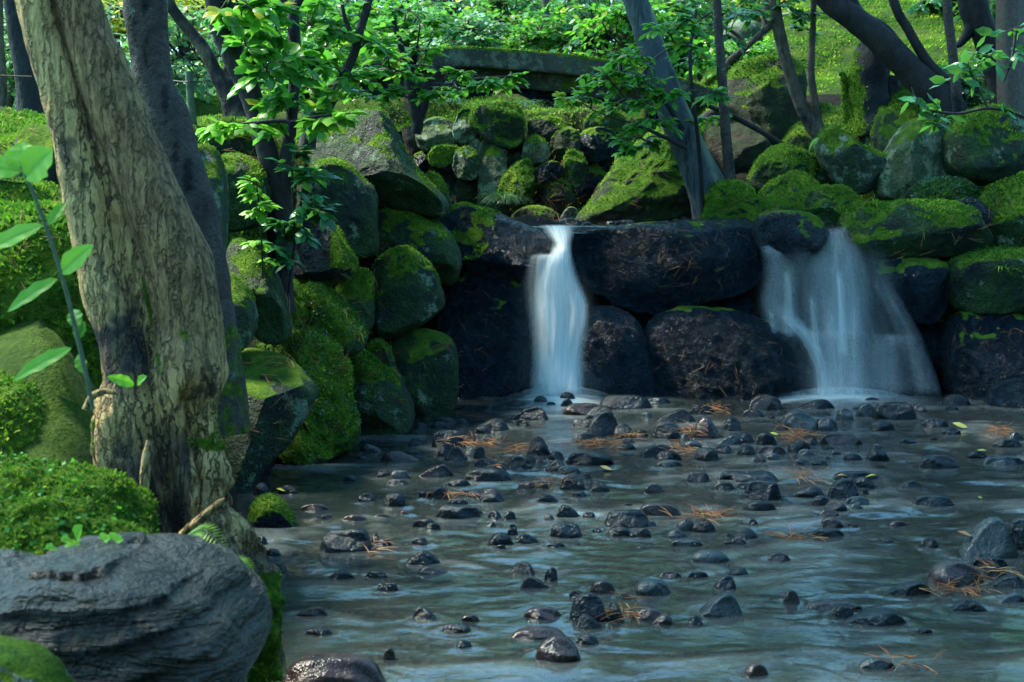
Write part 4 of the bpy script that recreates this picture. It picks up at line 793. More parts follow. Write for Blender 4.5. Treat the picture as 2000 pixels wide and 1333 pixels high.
for k_, (x_, y_, w_, h_, yd) in enumerate([(1084,437,30,7,11.2),(1116,436,54,10,11.0),(1146,440,22,6,10.9),(1196,437,26,5,11.3),(1222,438,46,8,11.0),(1310,439,62,7,11.1),(1334,436,22,13,11.4),(1362,437,40,11,11.6),(1420,438,56,6,11.2),(1258,439,20,5,10.9)]):
    rock('pool_pebble', stone_poly(x_, y_, w_, h_, ['o', 'wl', 'f', 'b'][k_ % 4]), yd, 0.08, 'stone_b' if k_ % 3 else 'stone_g', -0.5, seed=700 + k_, amp=.06, nphi=36, nth=18, label='small dark pebble lying at the rim of the upper pool', cat='pebble', group='pebbles at the upper pool')
R([(492,620),(505,575),(535,552),(575,560),(610,600),(620,690),(500,690)], 8.05, 0.25, 'brown', 0.45, 'needle littered earth hump holding the forked sapling', G1, cat='earth mound', lean=0.6, tuft=2500, tsize=0.018)
# ------------------------------------------------------------ the two waterfalls
def veil(bag, rows, op, ft=0.12, bulge=0.05, seed=0, nu=36, nv=80):
    r = catm(np.array(rows, float), nv); u = np.linspace(0, 1, nu)
    v = np.linspace(0, 1, nv)[:, None] + 0 * u
    x = r[:, 1:2] + (r[:, 2:3] - r[:, 1:2]) * u; y = r[:, 0:1] + 0 * u; d = r[:, 3:4] - bulge * (1 - (2 * u - 1) ** 2)
    d = d + (fbm(np.stack([x * 0.03, y * 0.004, 0 * x + seed], -1), 3, seed) - 0.5) * 0.07
    V = W(x, y, d).reshape(-1, 3)
    e = np.sin(np.pi * u) ** 1.15; o = op * e[None] * sst(0, ft, v) * sst(1.0, 0.93, v) * (0.72 + 0.56 * fbm(np.stack([u * 4 + 0 * v, v * 1.2, 0 * v + seed], -1), 3, seed))
    bag.add(V, gridF(nv, nu), np.clip(o, 0, 1).ravel()); return np.stack([np.broadcast_to(u, v.shape) + seed * 1.7, v * 3], -1).reshape(-1, 2)
def waterfall(sheets, name, label, splash):
    b, uv = Bag(), []
    for k_, s_ in enumerate(sheets): uv.append(veil(b, *s_, seed=k_ + len(label)))
    o = mk(name, np.vstack(b.V), np.vstack(b.F), M['fall'], uv=np.vstack(uv), veil=np.concatenate(b.T)); tag(o, label, 'waterfall')
    # soft spray hugging the water where the fall lands: a low dome
    cx, wx_, h_ = splash; c = W(cx, 775, 9.72); u = np.linspace(0, 1, 40); a = np.linspace(0, np.pi, 24)[:, None]
    X_ = c[0] + (u - 0.5) * wx_ + 0 * a; Y2 = 9.75 - 0.18 * np.cos(a) * np.sin(np.pi * u) ** 0.6; Z2 = 0.0 + h_ * np.sin(a) * np.sin(np.pi * u) ** 0.8
    e = np.sin(np.pi * u) ** 1.2 * np.sin(a) ** 0.5 * 0.36
    mk('spray', np.stack([X_, Y2, Z2], -1).reshape(-1, 3), gridF(24, 40), M['fall'], o, uv=np.stack([X_ * 4, Y2 * 4], -1).reshape(-1, 2), veil=e.ravel())
    return o
A = [([(500,1020,1130,10.0),(560,1000,1165,9.96),(650,995,1180,9.9),(774,970,1210,9.72)], 0.10, 0.4),
     ([(438,1046,1128,10.46),(447,1056,1125,10.30),(462,1068,1122,10.14),(482,1082,1117,10.02),(500,1068,1120,9.96),(540,1046,1132,9.92),(590,1030,1152,9.88),(650,1032,1154,9.83),(710,1034,1144,9.76),(780,1030,1148,9.66)], 1.0, 0.07),
     ([(470,1076,1120,10.1),(500,1070,1118,9.94),(550,1048,1134,9.89),(600,1036,1152,9.85),(680,1040,1144,9.79),(780,1034,1144,9.65)], 1.0, 0.15),
     ([(494,1040,1104,10.0),(508,1030,1112,9.95),(550,1022,1126,9.9),(600,1024,1136,9.86),(680,1036,1136,9.79),(780,1032,1142,9.66)], 0.7, 0.14),
     ([(560,1056,1096,9.87),(620,1048,1100,9.82),(700,1052,1120,9.76),(780,1042,1136,9.63)], 0.8, 0.4),
     ([(520,1084,1118,9.88),(580,1100,1146,9.84),(620,1104,1150,9.81),(700,1080,1138,9.76),(780,1070,1140,9.63)], 0.8, 0.4)]
waterfall(A, 'waterfall', 'bright white waterfall pouring through the gap left of the huge slab', (1095, 0.8, 0.08))
B = [([(470,1560,1725,10.12),(530,1484,1760,10.04),(620,1476,1775,9.95),(690,1535,1790,9.82),(776,1550,1805,9.66)], 0.24, 0.25),
     ([(440,1604,1654,10.42),(466,1598,1666,10.2),(495,1585,1690,10.08),(560,1570,1710,10.02),(620,1576,1706,9.96),(665,1580,1700,9.92)], 0.32),
     ([(466,1474,1512,10.28),(496,1484,1540,10.15),(540,1488,1560,10.1),(600,1480,1560,10.02),(665,1500,1575,9.95)], 0.28),
     ([(580,1485,1530,10.02),(625,1520,1570,9.93),(660,1556,1600,9.86),(700,1580,1616,9.8),(740,1590,1626,9.74),(780,1588,1636,9.68)], 0.62, 0.3),
     ([(560,1604,1640,10.02),(620,1606,1644,9.94),(660,1604,1650,9.88),(710,1610,1656,9.8),(780,1604,1666,9.66)], 0.34, 0.3),
     ([(540,1650,1692,10.02),(620,1652,1694,9.94),(660,1648,1700,9.88),(710,1650,1700,9.8),(780,1640,1706,9.66)], 0.30, 0.3),
     ([(640,1540,1670,9.91),(658,1556,1672,9.86),(690,1574,1680,9.82),(780,1570,1695,9.68)], 0.25, 0.35),
     ([(518,1628,1646,9.99),(560,1632,1652,9.97),(620,1634,1656,9.92),(700,1632,1660,9.84)], 0.75, 0.3),
     ([(520,1528,1546,10.03),(570,1528,1550,10.01),(660,1524,1556,9.94)], 0.5, 0.3),
     ([(600,1496,1510,10.0),(625,1500,1516,9.97),(660,1506,1524,9.93)], 0.4, 0.3),
     ([(560,1576,1594,10.0),(620,1580,1600,9.95),(700,1586,1606,9.84)], 0.4, 0.3),
     ([(520,1690,1730,10.06),(580,1712,1760,9.98),(650,1745,1800,9.9),(700,1760,1820,9.82),(776,1775,1845,9.66)], 0.20, 0.3),
     ([(650,1680,1790,9.9),(664,1690,1800,9.84),(700,1690,1770,9.78),(776,1690,1790,9.66)], 0.16, 0.3)]
waterfall(B, 'waterfall', 'wide thin veil of water spilling over stones right of the huge slab', (1645, 1.0, 0.07))
# ------------------------------------------------------------ trees
# the pale double trunk in front: one continuous surface whose section is two rounded stems grown together
rows = np.array([(-700,-130,66,-60,72),(-500,-75,70,10,76),(0,72,80,150,85),(100,100,85,185,100),(200,128,88,222,112),(300,152,92,262,118),(400,176,98,305,128),(500,198,102,345,130),(560,212,108,360,130),
 (620,230,108,368,128),(680,250,112,368,132),(740,262,128,368,142),(800,255,160,370,135),(880,258,178,380,136),(960,275,190,398,156),(1040,298,200,420,182),(1120,312,230,446,204),(1200,312,250,460,200),(1320,312,290,470,170)], float)
rr = catm(rows, 260); yt = 3.62; nph = 160; ph = np.arange(nph) * 2 * np.pi / nph
k_ = 1 / ppm(yt); cc = (rr[:, 1] + rr[:, 2] / 2 + rr[:, 3] - rr[:, 4] / 2) / 2
cen = W(cc, rr[:, 0], yt)
def ray(cx, r_):   # distance from the centre to the far side of a circle at cx
    b_ = cx * np.cos(ph)[None]; return b_ + np.sqrt(np.maximum(r_ ** 2 - (cx * np.sin(ph)[None]) ** 2, 1e-9)), r_ ** 2 - (cx * np.sin(ph)[None]) ** 2 > 0
r1, o1 = ray(((rr[:, 1] - cc) * k_)[:, None], (rr[:, 2] / 2 * k_)[:, None]); r2, o2 = ray(((rr[:, 3] - cc) * k_)[:, None], (rr[:, 4] / 2 * k_)[:, None])
r1 = np.where(o1, np.maximum(r1, 0.01), 0.01); r2 = np.where(o2, np.maximum(r2, 0.01), 0.01); pw = 9
rad = ((r1 ** pw + r2 ** pw) / 1) ** (1 / pw); rad = np.maximum(rad, 0.16 * rad.max(1, keepdims=True))
for q in range(2): rad = (np.roll(rad, 1, 1) + 2 * rad + np.roll(rad, -1, 1)) / 4
D = np.stack([np.cos(ph), np.sin(ph), 0 * ph], -1)[None]
V = cen[:, None] + D * rad[..., None]
yy = rr[:, 0][:, None] + 0 * ph[None]; low = sst(640, 900, yy)
lum = (fbm(V * np.array([7, 7, 3.0]), 4, 41) - 0.5) * (0.035 + 0.17 * low) + (fbm(V * np.array([26, 26, 9.0]), 4, 42) - 0.5) * (0.012 + 0.05 * low)
px0 = 1000 + (V[..., 0] / V[..., 1]) * FPX * 0.9947
burl = np.exp(-((px0 - 372) / 50) ** 2 - ((yy - 715) / 55) ** 2) * (V[..., 1] < yt)
V = V + D * (lum + burl * 0.03)[..., None]
V = V.reshape(-1, 3); yr, xr_ = yy.ravel(), px0.ravel()
nz = fbm(V * np.array([9, 9, 5.0]), 4, 44)
nw = fbm(V * np.array([14, 14, 11.0]), 4, 49) - .5
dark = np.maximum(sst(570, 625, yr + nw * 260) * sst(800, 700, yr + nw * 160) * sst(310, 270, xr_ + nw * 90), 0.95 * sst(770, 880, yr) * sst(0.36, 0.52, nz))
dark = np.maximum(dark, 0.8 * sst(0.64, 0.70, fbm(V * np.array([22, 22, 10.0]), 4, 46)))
shade_brown = sst(-6, 14, xr_ - (112 + (yr - 0) * 0.285 - 8 * np.sin(yr / 90))) * sst(760, 640, yr)  # right stem browner: shade on its side put into the colour
moss_ = np.maximum(sst(720, 960, yr) * sst(0.40, 0.56, fbm(V * 6, 4, 47)) * 1.0, np.exp(-((xr_ - (298 + (yr - 640) * .15)) / 9) ** 2) * sst(470, 600, yr) * sst(760, 700, yr) * (.2 + .9 * nz))
moss_ = np.maximum(moss_, np.exp(-((xr_ - 360) / 38) ** 2 - ((yr - 648) / 18) ** 2) * sst(.4, .6, nz + nw * .4) * .5)
pt = empty('pale_tree', W(330, 1130, yt)); tag(pt, 'thick pale tree of two fused trunks leaning left in the foreground', 'tree')
F = gridF(260, nph, True)
mk('trunk', V, F, M['bark_pale'], pt, dark=dark, moss=moss_, brown=shade_brown)
tufts('moss', V, F, moss_ * (yr > 700), 9000, 0.012, M['moss'], pt, 5)
bw = Bag()
for pts in ([(345,1055,16),(385,1020,20),(425,985,14),(440,975,8)], [(268,1000,16),(280,960,20),(285,900,22),(290,860,8)], [(165,800,10),(180,775,16),(205,765,14),(230,770,6)]):
    P, R_ = pxpath(pts, yt - 0.22); v_, f_ = tube(P, R_, 8, 0.25, 3, n=20); bw.add(v_, f_)
V_ = np.vstack(bw.V); mk('root', V_, np.vstack(bw.F), M['bark_pale'], pt, dark=np.full(len(V_), .3), moss=np.full(len(V_), .35))

def hollows(V): 
    n_ = (fbm(V * 9, 4, 12) - .5) * 1.6; r_ = 0 * n_
    px_ = 1000 + V[:, 0] / V[:, 1] * 2763; py_ = 666.5 - 286.5 - (V[:, 2] - CAMZ) / V[:, 1] * 2763
    for x_, y_, a_, b_ in ((272,85,9,48),(283,175,8,24),(334,195,9,38),(374,345,8,30),(300,20,5,16),(352,300,5,26),(420,610,5,14),(300,120,4,40)): r_ = np.maximum(r_, 1.35 - np.hypot((px_ - x_) / a_, (py_ - y_) / b_) + n_)
    return sst(0.25, 0.5, r_)
tree('smooth_tree', 'smooth dark grey trunk with black hollows behind the pale tree', [[(270,-500,95),(272,-200,92),(283,0,86),(290,80,76),(300,160,74),(322,230,92),(340,300,92),(368,400,104),(385,500,112),(402,600,110),(410,700,120),(410,840,150)]], bark='bark_smooth', Y=5.5, seed=3, seg=40, amp=0.10, dark=hollows, mossz=(0.6, 1.3, 0.5), fq=2.0)
tree('forked_sapling', 'dark young tree with a sawn stub and large fresh leaves on the left bank',
     [[(395,-260,34),(408,-60,38),(420,0,40),(432,50,46),(452,100,46),(480,160,44),(500,220,40),(522,300,40),(536,370,44),(545,430,48),(548,500,52),(544,560,60),(542,610,70)],
      [(550,470,30),(552,400,34),(562,300,26),(572,200,22),(577,120,22),(574,60,24),(575,20,20),(590,-10,14),(615,-60,10)], [(575,30,16),(560,10,13),(540,-20,10)], [(440,62,44),(450,42,30),(462,10,30),(466,-60,28)], [(432,85,30),(436,62,36),(440,52,36)]],
     [(470,40,0,60,6),(540,60,7.69,70,7),(600,50,8.18,80,7),(520,140,7.69,70,6),(610,120,8.43,90,7),(560,200,7.81,60,6),(640,90,8.56,80,6),(480,90,7.56,45,4),(590,170,8.06,70,5),(660,40,8.93,70,6),(700,60,9.18,60,5),(530,20,7.69,60,6),(620,10,8.31,70,6),(480,10,7.32,60,5),(610,220,8.06,45,4),(545,240,7.69,40,3),(585,330,7.94,36,3),(545,120,7.44,60,5),(430,20,7.32,50,4)], Y=7.95, ntw=6, nl=9, L=0.105, seed=5, leaf='leaf', seg=18, amp=0.10, mossz=(0.5, 0.9, 0.5), flat=0.5, branch_r=0.006, up=0.6)
tree('leafy_branch', 'arching spray of paired bright leaves across the forked sapling', [[(412,262,4),(450,248,6),(500,240,7),(560,238,8),(566,260,10)], [(566,240,7),(620,228,6),(690,222,3)]],
     [(430,252,0,30,3),(460,244,0,34,3),(490,242,0,34,3),(620,230,0,34,3),(650,226,0,34,3),(678,224,0,26,3)], Y=7.2, bark='bark_dark', nl=6, L=0.10, seed=15, leaf='leafy', cat='branch', seg=8, flat=0.25, branch_r=0.003, br=False)
tree('young_shoot', 'small shoot of lime green leaves beside the forked sapling', [[(500,350,3),(508,420,3),(512,500,4),(515,600,4)]], [(490,355,0,22,4),(505,375,0,26,4),(515,395,0,24,3),(500,410,0,20,3),(505,470,0,24,3),(512,510,0,20,2)], Y=7.4, nl=5, L=0.068, seed=16, leaf='leafy', cat='shrub', seg=6, flat=0.5, branch_r=0.0025, br=False)
tree('glossy_shrub', 'low shrub of glossy dark leaves at the foot of the forked sapling', [[(570,330,3),(572,400,4),(575,470,5),(566,550,5),(560,610,5)], [(555,440,3),(556,480,4),(560,540,4)]], [(575,335,0,36,4),(610,345,0,34,4),(595,400,0,40,4),(625,410,0,30,4),(550,440,0,34,4),(585,440,0,34,4),(545,480,0,30,4),(560,505,0,28,3),(580,300,0,28,3)], Y=7.6, nl=6, L=0.095, seed=17, leaf='leafd', cat='shrub', seg=6, flat=0.5, branch_r=0.003)
tree('slanting_tree', 'thin dark slanting tree between the forked sapling and the bridge', [[(735,-80,14),(718,10,16),(700,70,17),(690,110,18),(665,160,20),(640,210,22),(610,245,28),(600,290,34)], [(690,75,10),(675,40,9),(668,10,7)]],
     [(700,30,8.4,60,5),(660,60,8.2,60,5),(735,90,8.4,50,4),(650,130,8,50,4),(690,150,8.2,46,4)], Y=8.3, nl=9, L=0.09, seed=6, leaf='leaf', seg=10)
tree('bridge_maple', 'small bright green tree with a forked black stem before the bridge', [[(812,262,20),(816,240,24),(812,215,26),(802,170,22),(800,150,18),(815,90,10)], [(816,238,20),(828,205,20),(832,175,17),(838,160,12),(860,140,8)], [(800,150,12),(780,80,12),(770,40,10),(785,10,7)], [(836,165,7),(880,165,7),(930,155,6),(1000,150,4)], [(775,75,9),(740,85,7),(705,100,5)]],
     [(x, y, 11.0 + 0.5 * math.sin(x * .7), r_, 6, t_) for x, y, r_, t_ in [(690,40,60,0),(740,30,60,.1),(790,20,60,.1),(840,40,60,.05),(700,90,60,0),(750,80,60,.1),(800,95,60,.1),(830,100,44,.15),(905,140,36,.2),(950,158,30,.25),(1000,150,34,.3),(980,165,26,.25),(925,170,26,.1),(890,170,36,0),(780,140,55,0),(730,140,60,-.1),(690,140,50,-.1),(660,100,50,0),(840,180,44,-.1),(760,180,44,-.2),(700,180,50,-.25),(650,40,50,0),(820,130,55,.1),(760,115,50,.1),(880,60,50,.1)]],
     Y=11.2, ntw=6, nl=9, L=0.088, seed=7, leaf='leaf', flat=0.22, amp=0.12, mossz=(0, 0.1, 0))
tree('pool_shrub', 'dense glossy leaved tree hanging over the pool right of the bridge', [[(1372,420,9),(1368,330,9),(1362,260,8),(1352,180,8),(1348,100,7),(1360,20,6)], [(1335,255,10),(1290,190,9),(1230,150,7),(1160,140,5)], [(1340,290,9),(1280,260,7),(1230,240,5)]],
     [(x, y, 10.75 + 0.35 * math.sin(x * .9 + y), r_, 6, t_) for x, y, r_, t_ in [(1130,196,34,.25),(1210,125,40,.2),(1230,110,50,.2),(1150,185,46,.05),(1200,165,50,0),(1250,150,50,0),(1350,90,44,.1),(1200,205,46,-.1),(1250,200,50,-.1),(1300,180,50,-.1),(1230,240,44,-.2),(1280,235,46,-.2),(1215,275,36,-.2),(1260,275,36,-.15),(1180,150,40,.2),(1370,120,50,.1),(1390,180,40,0),(1300,60,50,.1),(1350,40,50,.05),(1105,192,18,.3),(1230,290,24,-.1),(1380,230,36,.1)]],
     Y=10.85, ntw=6, nl=10, L=0.086, seed=8, leaf='leaf', flat=0.3, amp=0.08, t0=0.5)
stripe = lambda V: 0.9 * np.exp(-((1000 + V[:, 0] / V[:, 1] * 2763 - (1250 + 0.40 * (666.5 - 286.5 - (V[:, 2] - CAMZ) / V[:, 1] * 2763) + 6)) / 7) ** 2) * sst(.42, .55, fbm(V * np.array([9, 9, 4.0]), 4, 5))
tree('leaning_tree', 'blue grey tree leaning left with a pale lichen streak above the huge slab', [[(1150,-330,40),(1205,-120,42),(1240,0,46),(1262,60,50),(1290,150,56),(1320,230,62),(1355,310,66),(1385,380,78),(1400,430,96)]], bark='bark_blue', Y=11.1, seed=9, seg=28, amp=0.07, dark=stripe)
tree('straight_tree', 'thin straight grey sapling trunk beside the leaning blue grey tree', [[(1392,-300,18),(1400,0,17),(1408,120,18),(1416,240,20),(1424,330,22),(1430,400,26)]], bark='bark_smooth', Y=10.95, seed=10, seg=14, amp=0.06)
tree('vee_tree', 'two thin trunks meeting in a vee with a long side branch', [[(1500,-280,20),(1508,-60,22),(1515,20,22),(1528,90,24),(1548,160,24),(1568,215,26),(1590,250,30),(1612,275,36),(1618,300,40)], [(1606,-300,10),(1592,-60,11),(1588,50,12),(1584,140,14),(1590,190,15),(1598,240,18),(1606,262,22)], [(1515,45,14),(1490,62,12),(1455,95,12),(1425,118,11),(1405,150,9)], [(1455,93,8),(1440,70,7),(1410,50,5)]],
     [(1440,30,11.6,46,5),(1480,20,12,46,5),(1560,30,12,40,4),(1580,60,12.2,36,3),(1420,70,11.4,40,4),(1530,10,12,40,4)], Y=12.0, bark='bark_far', seed=11, seg=16, leaf='leafd', nl=9, L=0.085, amp=0.10)
tree('fallen_branch', 'thin bare branch slanting down in front of the dark earth face', [[(1340,185,6),(1380,205,9),(1440,232,11),(1500,265,11),(1550,296,6)]], bark='bark_dark', Y=11.7, seed=12, seg=8, cat='branch')
tree('dark_leaning_tree', 'big dark tree leaning left across the mossy lawn', [[(1500,-250,40),(1580,-60,44),(1622,0,48),(1672,40,50),(1725,85,52),(1780,140,54),(1820,180,62),(1850,220,76),(1870,270,90)], [(1630,-160,20),(1655,-30,20),(1680,25,19),(1725,55,20),(1750,85,20),(1768,120,18)], [(1710,-160,16),(1745,0,18),(1775,60,18),(1810,120,20),(1850,165,24),(1860,200,30)]], [(1600,-60,11.8,80,6),(1560,-40,12,70,6)], bark='bark_dark', Y=11.7, seed=13, seg=28, amp=0.09, leaf='leafd', nl=9, L=0.06)
tree('thin_green_trunk', 'thin greenish trunk crossing the leaning dark tree', [[(1845,-260,18),(1850,0,18),(1860,100,18),(1868,180,20),(1876,260,24)]], bark='bark_smooth', Y=11.3, seed=14, seg=12, amp=0.05)
tree('twin_dark_tree', 'stout dark trunk with a crooked limb left of the square post', [[(1880,-250,44),(1905,0,46),(1922,60,48),(1945,130,52),(1965,200,60),(1975,290,80)], [(1860,-200,24),(1882,0,24),(1895,50,24),(1880,80,16),(1868,90,12)]], bark='bark_dark', Y=11.9, seed=18, seg=20, amp=0.12, mossz=(1.5, 2.2, .4))
st_ = tree('old_stump', 'rotten hollow stump with a moss covered left side on the right slope', [[(1700,262,120),(1695,225,96),(1692,180,78),(1700,130,74),(1712,95,66),(1718,80,40)], [(1735,262,60),(1738,200,56),(1735,150,46)], [(1660,250,24),(1652,200,14),(1648,150,12),(1640,145,8)]], bark='bark_blk', Y=12.2, seed=19, seg=30, amp=0.35, cat='stump', dark=lambda V: 0 * V[:, 0])
V = np.array([v.co for v in st_.children[0].data.vertices]); 
mm = sst(-0.05, -0.18, V[:, 0] + (fbm(V * 6, 3, 2) - .5) * .15) ; st_.children[0].data.attributes['moss'].data.foreach_set('value', mm.astype(np.float32))
fq_ = np.array([p.vertices[:] for p in st_.children[0].data.polygons]); Vw = V + np.array(st_.location)
tufts('moss', Vw, fq_, mm, 3500, 0.02, M['mossb'], st_, 4)
tree('pale_curved_tree', 'pale curved bare tree with a rotten base behind the smooth dark trunk', [[(300,-60,22),(335,15,22),(370,60,24),(400,100,26),(420,140,28),(440,170,40),(455,200,48),(462,235,52),(468,260,56)], [(440,165,16),(452,90,14),(470,20,14),(480,-40,12)]], bark='bark_far', Y=9.3, seed=20, seg=18, amp=0.15, dark=lambda V: sst(0.52, 0.6, fbm(V * np.array([7, 7, 4.0]), 4, 7)))
tree('black_far_tree', 'straight blackish trunk left of the pale tree', [[(10,-120,34),(25,0,36),(38,80,40),(52,150,46),(60,205,54),(66,270,64)]], bark='bark_blk', Y=12.5, seed=21, seg=16, amp=0.06)
tree('far_left_trunk', 'slender pale trunk at the left edge of the picture behind the path', [[(-4,-100,14),(0,60,14),(4,160,18),(4,250,24)]], bark='bark_far', Y=14.0, seed=22, seg=10)
tree('evergreen_sprig', 'drooping twig of large glossy leaves in front of the leaning dark trees', [[(2060,262,7),(1990,225,6),(1930,212,6),(1870,222,5),(1800,210,4),(1780,170,3)], [(1985,60,6),(1975,120,5),(1960,160,3)], [(1870,222,4),(1840,250,3),(1822,240,2)], [(1930,212,4),(1900,150,4),(1885,110,3)]],
     [(1900,110,0,50,4),(1880,150,0,40,4),(1930,110,0,40,3),(1970,60,0,46,4),(1985,100,0,36,3),(1825,235,0,26,4),(1838,210,0,20,2),(1790,190,0,24,2),(1950,190,0,30,2)], Y=8.6, bark='twig', seed=23, seg=6, leaf='leafd', nl=4, L=0.105, cat='twig', flat=0.5, up=0.3, branch_r=0.003, br=False, t0=0.6, wd_=0.42)
# the near sapling, its big leaves placed one by one
root = empty('near_sapling', W(176, 770, 2.75)); tag(root, 'thin sapling with large pale leaves in the left foreground', 'sapling')
P, R_ = pxpath([(182,800,8),(165,720,9),(142,620,9),(118,530,8),(88,440,8),(66,380,7),(48,340,6),(40,325,4)], 2.72); v_, f_ = tube(P, R_, 8, 0.05, 2, n=40); mk('stem', v_, f_, M['stem'], root)
for k_, (x0, y0, x1, y1, L_, wd2, dy) in enumerate([(45,338,38,275,.072,.95,0.02),(48,350,92,292,.062,.85,-.03),(42,335,-40,320,.06,.6,-.02),(95,440,125,392,.052,.42,.02),(118,535,172,478,.064,.5,-.02),(112,545,5,600,.095,.28,-.02),(82,440,-40,485,.12,.3,-.02),(140,680,15,735,.11,.24,-.02),(150,665,162,625,.036,.55,.02),(152,640,140,600,.032,.6,.03),(165,730,150,690,.03,.5,.02)]):
    fine_leaf('leaf', W(x0, y0, 2.72), W(x1, y1, 2.72 + dy), wd2, M['leafy'], root, roll=[.3, .1, .2, .5, .1, .5, .3, .4, .2, .2, .3][k_], t=[.95, 1, .95, .5, 1, .6, .85, .7, .45, .45, .5][k_], seed=k_)
# crowns of the near trees, spread above the stream out of the picture: they shade it
def overhead(root, c, r, n, seed, mat='leafd', limb=None, rl=0.05):
    r_ = np.random.default_rng(seed); b = Bag(); c = np.array(c, float); bw = Bag()
    ncl = max(6, n // 90)
    for q in range(ncl):
        d = r_.normal(size=3); d /= np.linalg.norm(d); k = c + d * np.array(r) * r_.random() ** .4
        V, F = tube([limb, (np.array(limb) + k) / 2 + [0, 0, .25], k], [rl, rl * .5, .008], 6, .08, q, n=10); bw.add(V, F)
        P = k + r_.normal(size=(90, 3)) * [.42, .42, .18]; leaves(b, P, r_.normal(size=(90, 3)) * [1, 1, .4] + [0, 0, -.2], .13 * r_.uniform(.7, 1.2, 90), .6, seed + q, True, .75, .5, .2)
    bw.build('limbs', M['twig'], root); b.build('upper_crown', M[mat], root, smooth=False)
def obj(n_): return bpy.data.objects[n_]
def topof(o): 
    m_ = [c for c in o.children if c.name.startswith('trunk')][0]; v = np.array([q.co for q in m_.data.vertices]); t = v[v[:, 2] > v[:, 2].max() - .08].mean(0); return t + np.array(o.location)
for nm, c, r, n, sd in OVER: o_ = obj(nm); overhead(o_, c, r, n, sd, limb=topof(o_))
# ------------------------------------------------------------ bridge, posts, fence
def slab(name, top, bot, y0, y1, mat, parent, nx=90, ny=10, amp=0.012, seed=0, moss=None):
    T = catm(W([p[0] for p in top], [p[1] for p in top], y0), nx); B = catm(W([p[0] for p in bot], [p[1] for p in bot], y0), nx)
    ring = []
    for f in np.linspace(0, 1, 7): ring.append(T * (1 - f) + B * f)
    for f in np.linspace(0, 1, ny + 2)[1:-1]: q = B.copy(); q[:, 1] = y0 + (y1 - y0) * f; ring.append(q)
    for f in np.linspace(1, 0, 7): q = T * (1 - f) + B * f; q[:, 1] = y1; ring.append(q)
    for f in np.linspace(1, 0, ny + 2)[1:-1]: q = T.copy(); q[:, 1] = y0 + (y1 - y0) * f; ring.append(q)
    V = np.stack(ring, 1); m = V.shape[1]; V = V.reshape(-1, 3); F = gridF(nx, m, True)
    e0 = np.array([[q, q + 1, m - 2 - q + 0, m - 1 - q + 0] for q in range(0)], int).reshape(0, 4)
    N = vnorm(V, F); V = V + N * ((fbm(V * 3, 4, seed) - 0.5) * amp * 2 + (fbm(V * 14, 3, seed + 1) - 0.5) * amp)[:, None]
    c = (T + B) / 2
    if (N * (V - np.repeat(c, m, 0))).sum() < 0: F = F[:, ::-1]
    N = vnorm(V, F); mo = sst(0.45, 0.9, N[:, 2] + (fbm(V * 5, 4, seed) - .5) * 1.1) if moss is None else moss(V, N)
    o = mk(name, V, F, M[mat], parent, moss=mo); return o, V, F, mo
br_ = empty('stone_bridge', W(1000, 195, 14.3)); tag(br_, 'low arched mossy stone footbridge crossing behind the wall', 'bridge')
top_ = [(560,172),(640,140),(700,118),(780,102),(870,93),(960,94),(1080,103),(1150,111),(1230,126),(1330,152),(1420,182)]
off = lambda d: [(x, y + d) for x, y in top_]
mf_ = lambda V, N: np.maximum(sst(0.3, 0.8, N[:, 2]) * 1.2, 0.40 * sst(0.45, 0.65, fbm(V * 3.2, 5, 3)))
o_, V, F, mo = slab('deck', top_, off(39), 14.2, 16.3, 'bridge', br_, seed=1, moss=mf_); tufts('moss', V, F, sst(0.6, 1, mo), 1800, 0.02, M['mossb'], br_, 3)
slab('beam', off(39.5), off(76), 14.42, 16.2, 'bridge', br_, seed=2, moss=lambda V, N: 0.55 * sst(0.45, 0.65, fbm(V * 2.8, 5, 6)))
slab('underside_shade', off(76.5), off(102), 14.5, 16.1, 'wet', br_, seed=3, moss=lambda V, N: 0 * V[:, 0])  # dark slab put in for the shade under the bridge
def post(name, label, pts, Y, mat, cat='post', seg=14, sq=False, cap=True):
    P, R_ = pxpath(pts, Y); P = catm(P, 16); b = Bag(); r_ = R_[0]; V, F = tube(P, [r_] * 2, 4 if sq else seg, 0.02, 1, n=16); b.add(V, F)
    m = 4 if sq else seg; tp = V[-m:]; c = tp.mean(0)
    for j in range(0, m, 2): b.add(np.array([c + [0, 0, .004], tp[j], tp[(j + 1) % m], tp[(j + 2) % m]]), np.array([[0, 1, 2, 3]]))
    o = mk(name, np.vstack(b.V), np.vstack(b.F), M[mat], smooth=not sq); tag(o, label, cat); return o
post('bamboo_post', 'short greenish bamboo post beside the smooth dark trunk', [(378,245,15),(372,190,15),(369,140,15)], 9.2, 'postg')
P = W([300,340,371,420], [150,158,160,156], [9.6,9.4,9.13,9.6]); V, F = tube(P, [.004] * 2, 6, n=30); tag(mk('rope', V, F, M['twig']), 'thin dark rope strung from the short bamboo post', 'rope')
P = W([-40,30,62], [146,149,150], [11.5,11.5,11.5]); V, F = tube(P, [.005] * 2, 6, n=20); tag(mk('rope', V, F, M['twig']), 'thin rope across the path at the far left', 'rope')
post('square_post', 'square brown wooden post at the right edge', [(1978,300,52),(1973,100,52),(1970,-260,52)], 11.6, 'wood', sq=True)
fn = empty('bamboo_fence', W(1640, 40, 18.5)); tag(fn, 'low bamboo rail fence at the top of the mossy lawn', 'fence')
for q, pts in enumerate(([(1500,44,8),(1570,34,8),(1640,24,8),(1740,2,8)], [(1500,34,7),(1570,24,7),(1640,14,7),(1740,-8,7)])):
    P, R_ = pxpath(pts, 18.4 + 0.05 * q); V, F = tube(P, R_, 8, 0.03, q, n=20); mk('rail', V, F, M['bamboo'], fn)
